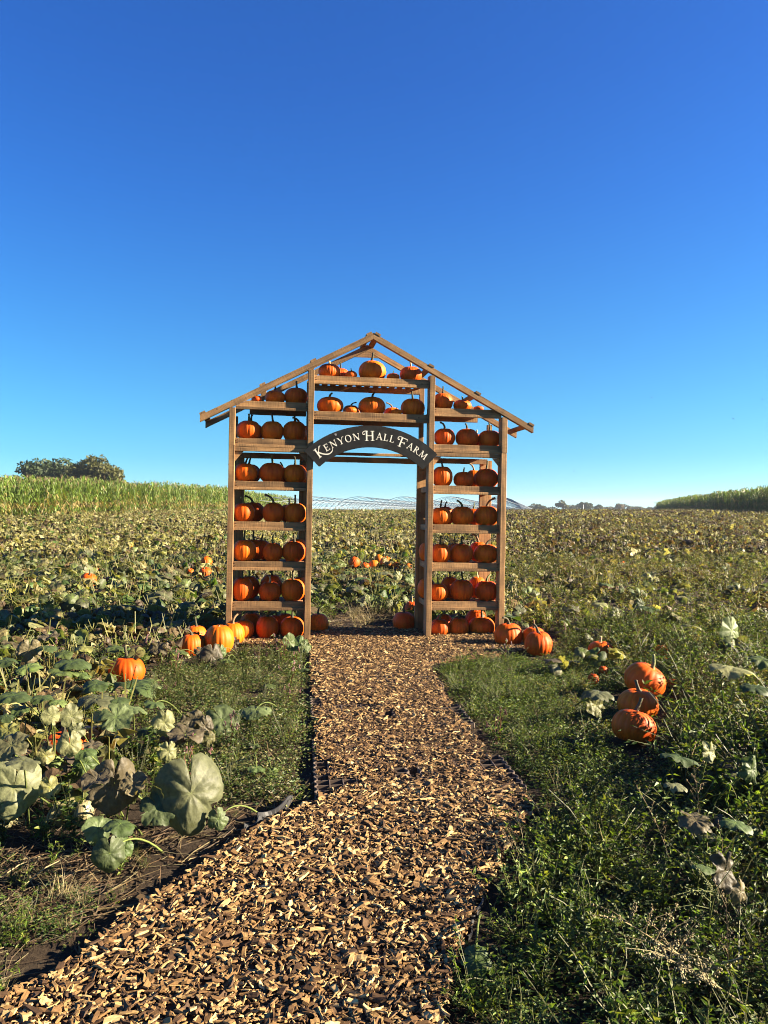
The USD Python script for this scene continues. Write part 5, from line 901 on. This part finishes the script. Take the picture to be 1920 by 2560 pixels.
# ------------------------------------------------------------------ bare hoops of the polytunnels
def hoop_frame(px, label, Y0=108.0, n=58):
    X0 = (px - 960) / FPX * Y0; ax = np.array([0.214, 0.977, -0.006]); sd = np.array([0.977, -0.214, 0]); g = 0.95
    t = thing('polytunnel_frame', label, 'polytunnel', Gf.Matrix4d(1).SetTranslate(Gf.Vec3d(X0, Y0, g)), 'bare polytunnel frames beyond the field')
    an = np.linspace(0, math.pi, 17); prof = np.stack([3.7 * np.cos(an), 2.55 * np.sin(an) ** 0.9], 1)
    for k in range(n):
        o = ax * 3.3 * k; pts = o + sd * prof[:, :1] + np.array([0, 0, 1]) * prof[:, 1:]; v, f = tube(pts, 0.036, 3, False); obj('hoop', (v, f), STEEL, t)
    for a_ in (0.45, 0.9, math.pi / 2, math.pi - 0.9, math.pi - 0.45):
        q = sd * 3.66 * math.cos(a_) + np.array([0, 0, 2.52 * math.sin(a_) ** 0.9]); v, f = tube([q, q + ax * 3.3 * (n - 1)], 0.03, 3, False); obj('purlin', (v, f), STEEL, t)
for px, lab in ((669, 'bare hooped polytunnel frame partly behind the left tower'), (784, 'bare hooped polytunnel frame leftmost in the doorway'), (897, 'bare hooped polytunnel frame in the middle of the doorway'), (1011, 'bare hooped polytunnel frame at the right of the doorway'), (1126, 'bare hooped polytunnel frame behind the shelves of the right tower'), (1243, 'bare hooped polytunnel frame ending just right of the right tower')): hoop_frame(px, lab)

# ------------------------------------------------------------------ a few birds
def bird(px, py, Y, label):
    X = (px - 960) / FPX * Y; Z = EYE + (HY - py) / FPX * Y; t = thing('bird', label, 'bird', Gf.Matrix4d(1).SetTranslate(Gf.Vec3d(X, Y, Z)), 'distant birds in the sky')
    v, f = tube([(-0.16, 0, 0), (-0.08, 0, 0.01), (0.06, 0, 0.01), (0.14, 0, 0.03), (0.18, 0, 0.02)], [0.01, 0.04, 0.045, 0.03, 0.006], 7); obj('body', (v, f), BIRD, t, True)
    for s in (-1, 1): obj('wing', (np.array([(0.07, 0, 0.02), (-0.05, 0, 0.02), (0.02, s * 0.16, 0.09), (-0.07, s * 0.15, 0.09), (-0.08, s * 0.32, 0.05)]), np.array([[0, 1, 3], [0, 3, 2], [2, 3, 4]])), BIRD, t)
BIRD = plain('bird_feathers', (0.03, 0.03, 0.035), 0.7)
for px, py, lab in ((1629, 995, 'bird high on the right, nearer the arch'), (1906, 998, 'bird high at the right edge of the sky'), (1833, 1047, 'bird lower and between the other right-hand ones'), (1435, 1178, 'lowest bird, just above the far trees')): bird(px, py, 130, lab)

# ------------------------------------------------------------------ ground just behind the doorway, odd stalks, edging strips
DZ = sg.Polygon([(-1.15, 9.1), (0.55, 9.1), (0.8, 11.2), (-1.6, 11.2)]).difference(PATH)
lay('straw', 'straw and flattened stems on the trodden soil behind the doorway', strw, scatter(DZ, 60, rv), rv, 0.7, 1.4, 0.05)
lay('low_weeds', 'low weeds on the trodden soil behind the doorway', mats + dgr, scatter(DZ, 14, rv), rv, 0.6, 1.1)
def stalk_thing(name, label, cat, pts, rad, col, twigs=0, seed=1, group=None):
    r = np.random.default_rng(seed); p = np.array(pts, float); t = thing(name, label, cat, Gf.Matrix4d(1).SetTranslate(Gf.Vec3d(*map(float, p[0]))), group); p = p - p[0]
    q = np.linspace(0, 1, 12); k = np.linspace(0, 1, len(p)); c = np.stack([np.interp(q, k, p[:, i]) for i in range(3)], 1); c[1:-1] = (c[:-2] + 2 * c[1:-1] + c[2:]) / 4
    v, f = tube(c, np.linspace(rad, rad * 0.45, 12), 6); obj('stem', (v, f), DRY, t, True, np.array(col) * np.ones((len(v), 3)))
    for n_ in range(twigs):
        u = r.uniform(0.3, 1.0); b = np.array([np.interp(u, q, c[:, i]) for i in range(3)]); e = b + np.array([r.normal(0, 0.07), r.normal(0, 0.05), r.uniform(0.0, 0.10)]); a = Acc(); tv, tf = tube([b, (b + e) / 2 + [0, 0, 0.012], e], [0.0016, 0.0013, 0.0008], 4, False); a.add(tv, tf, np.array(col))
        for g in range(16):
            s_ = r.uniform(0.0022, 0.0045); d = b + (e - b) * r.uniform(0.25, 1.05) + r.normal(0, 0.004, 3); vv = np.array([(s_, 0, 0), (-s_, 0, 0), (0, s_, 0), (0, -s_, 0), (0, 0, s_), (0, 0, -s_)]); a.add(vv + d, [[0, 2, 4], [2, 1, 4], [1, 3, 4], [3, 0, 4], [2, 0, 5], [1, 2, 5], [3, 1, 5], [0, 3, 5]], np.array(col) * r.uniform(0.6, 1.5))
        (m, tn) = a.get(); obj('seed_head', m, DRY, t, False, tn)
def at_px(px, py, z): Y = FPX * (EYE - z) / (py - HY); return ((px - 960) / FPX * Y, Y, z)
stalk_thing('dry_stalk', 'long straight yellow stalk lying from the soil on to the chips at the lower left', 'stalk', [at_px(160, 2284, 0.012), at_px(270, 2272, 0.02), at_px(382, 2258, 0.05)], 0.006, (0.27, 0.2, 0.08))
stalk_thing('seed_weed', 'tall dry weed with knobbly seed heads leaning left at the lower right', 'weed', [at_px(1800, 2480, 0.05), at_px(1720, 2400, 0.14), at_px(1650, 2360, 0.22), at_px(1562, 2302, 0.30)], 0.0042, (0.32, 0.25, 0.12), 16, 3)
stalk_thing('seed_weed', 'dry branching weed with pale seeds at the bottom right corner', 'weed', [at_px(1900, 2540, 0.04), at_px(1800, 2470, 0.14), at_px(1740, 2440, 0.2), at_px(1660, 2390, 0.26)], 0.004, (0.36, 0.3, 0.15), 22, 4)
stalk_thing('seed_weed', 'upright green seed spike near the right edge at the lower right', 'weed', [at_px(1770, 2330, 0.05), at_px(1778, 2280, 0.2), at_px(1790, 2225, 0.36)], 0.004, (0.16, 0.18, 0.05), 14, 5)
stalk_thing('seed_weed', 'pale bent stalk rising from the dark weeds right of the chips', 'weed', [at_px(1520, 2165, 0.02), at_px(1538, 2140, 0.12), at_px(1508, 2105, 0.2), at_px(1497, 2060, 0.3)], 0.0035, (0.4, 0.34, 0.15), 0, 6)
for k, (a_, b_, c_) in enumerate([((1268, 1668), (1262, 1638), (1236, 1616)), ((1280, 1665), (1262, 1632), (1248, 1620))]):
    stalk_thing('bare_stalk', ['left of two pale bare stalks before the broad pumpkin by the right tower', 'right of two pale bare stalks before the broad pumpkin by the right tower'][k], 'stalk', [at_px(*a_, 0.0), at_px(*b_, 0.08), at_px(*c_, 0.17)], 0.0035, (0.4, 0.36, 0.2))
EDGING = plain('black_plastic_sheet', (0.02, 0.02, 0.022), 0.5, 0.4)
def edging(label, pts, h):
    p = np.array([at_px(x, y, 0.0)[:2] for x, y in pts]); t = thing('edging_strip', label, 'plastic edging', None, 'black plastic edging of the path'); r = np.random.default_rng(len(label)); n = 14
    k = np.linspace(0, 1, len(p)); q = np.linspace(0, 1, n); c = np.stack([np.interp(q, k, p[:, i]) for i in range(2)], 1); d = np.gradient(c, axis=0); d /= np.linalg.norm(d, axis=1, keepdims=True); nn = np.stack([d[:, 1], -d[:, 0]], 1); w = 0.012 * np.sin(q * 9 + r.uniform(0, 6))
    hh = h * (0.75 + 0.25 * np.sin(q * 7)); v = []
    for i_ in range(n):
        for s_, z in ((0.003, -0.02), (-0.003, -0.02), (-0.003 + w[i_], hh[i_]), (0.003 + w[i_], hh[i_])): v.append((*(c[i_] + nn[i_] * s_), z))
    f = []
    for i_ in range(n - 1):
        for s_ in range(4): f.append([4 * i_ + s_, 4 * i_ + (s_ + 1) % 4, 4 * i_ + 4 + (s_ + 1) % 4, 4 * i_ + 4 + s_])
    obj('strip', (np.array(v), tri(f)), EDGING, t)
edging('black plastic edging strip sticking out left of the stepped path corner', [(735, 2012), (690, 2040), (640, 2058)], 0.06)
edging('black plastic edging strip lower down the left slope of the chips', [(660, 2066), (610, 2085)], 0.055)
edging('black plastic edging strip along the lower right border of the chips', [(1205, 2262), (1190, 2310), (1165, 2370)], 0.045)
edging('black plastic edging strip nearest the camera on the right border', [(1128, 2440), (1100, 2500), (1080, 2560)], 0.05)
# ------------------------------------------------------------------ thin autumn haze
HAZE = usdkit.material(stage, '/World/Looks/haze', {'v': ('principled_volume', {'color': (0.78, 0.88, 1.0), 'density': 0.00014, 'anisotropy': 0.3})}, [], volume='v.volume')
hz = trimesh.creation.box((1700, 1900, 28)); hz.apply_translation((0, 800, 11)); tag(obj('haze', hz, HAZE), 'thin pale blue haze over the fields', None, None, 'stuff')
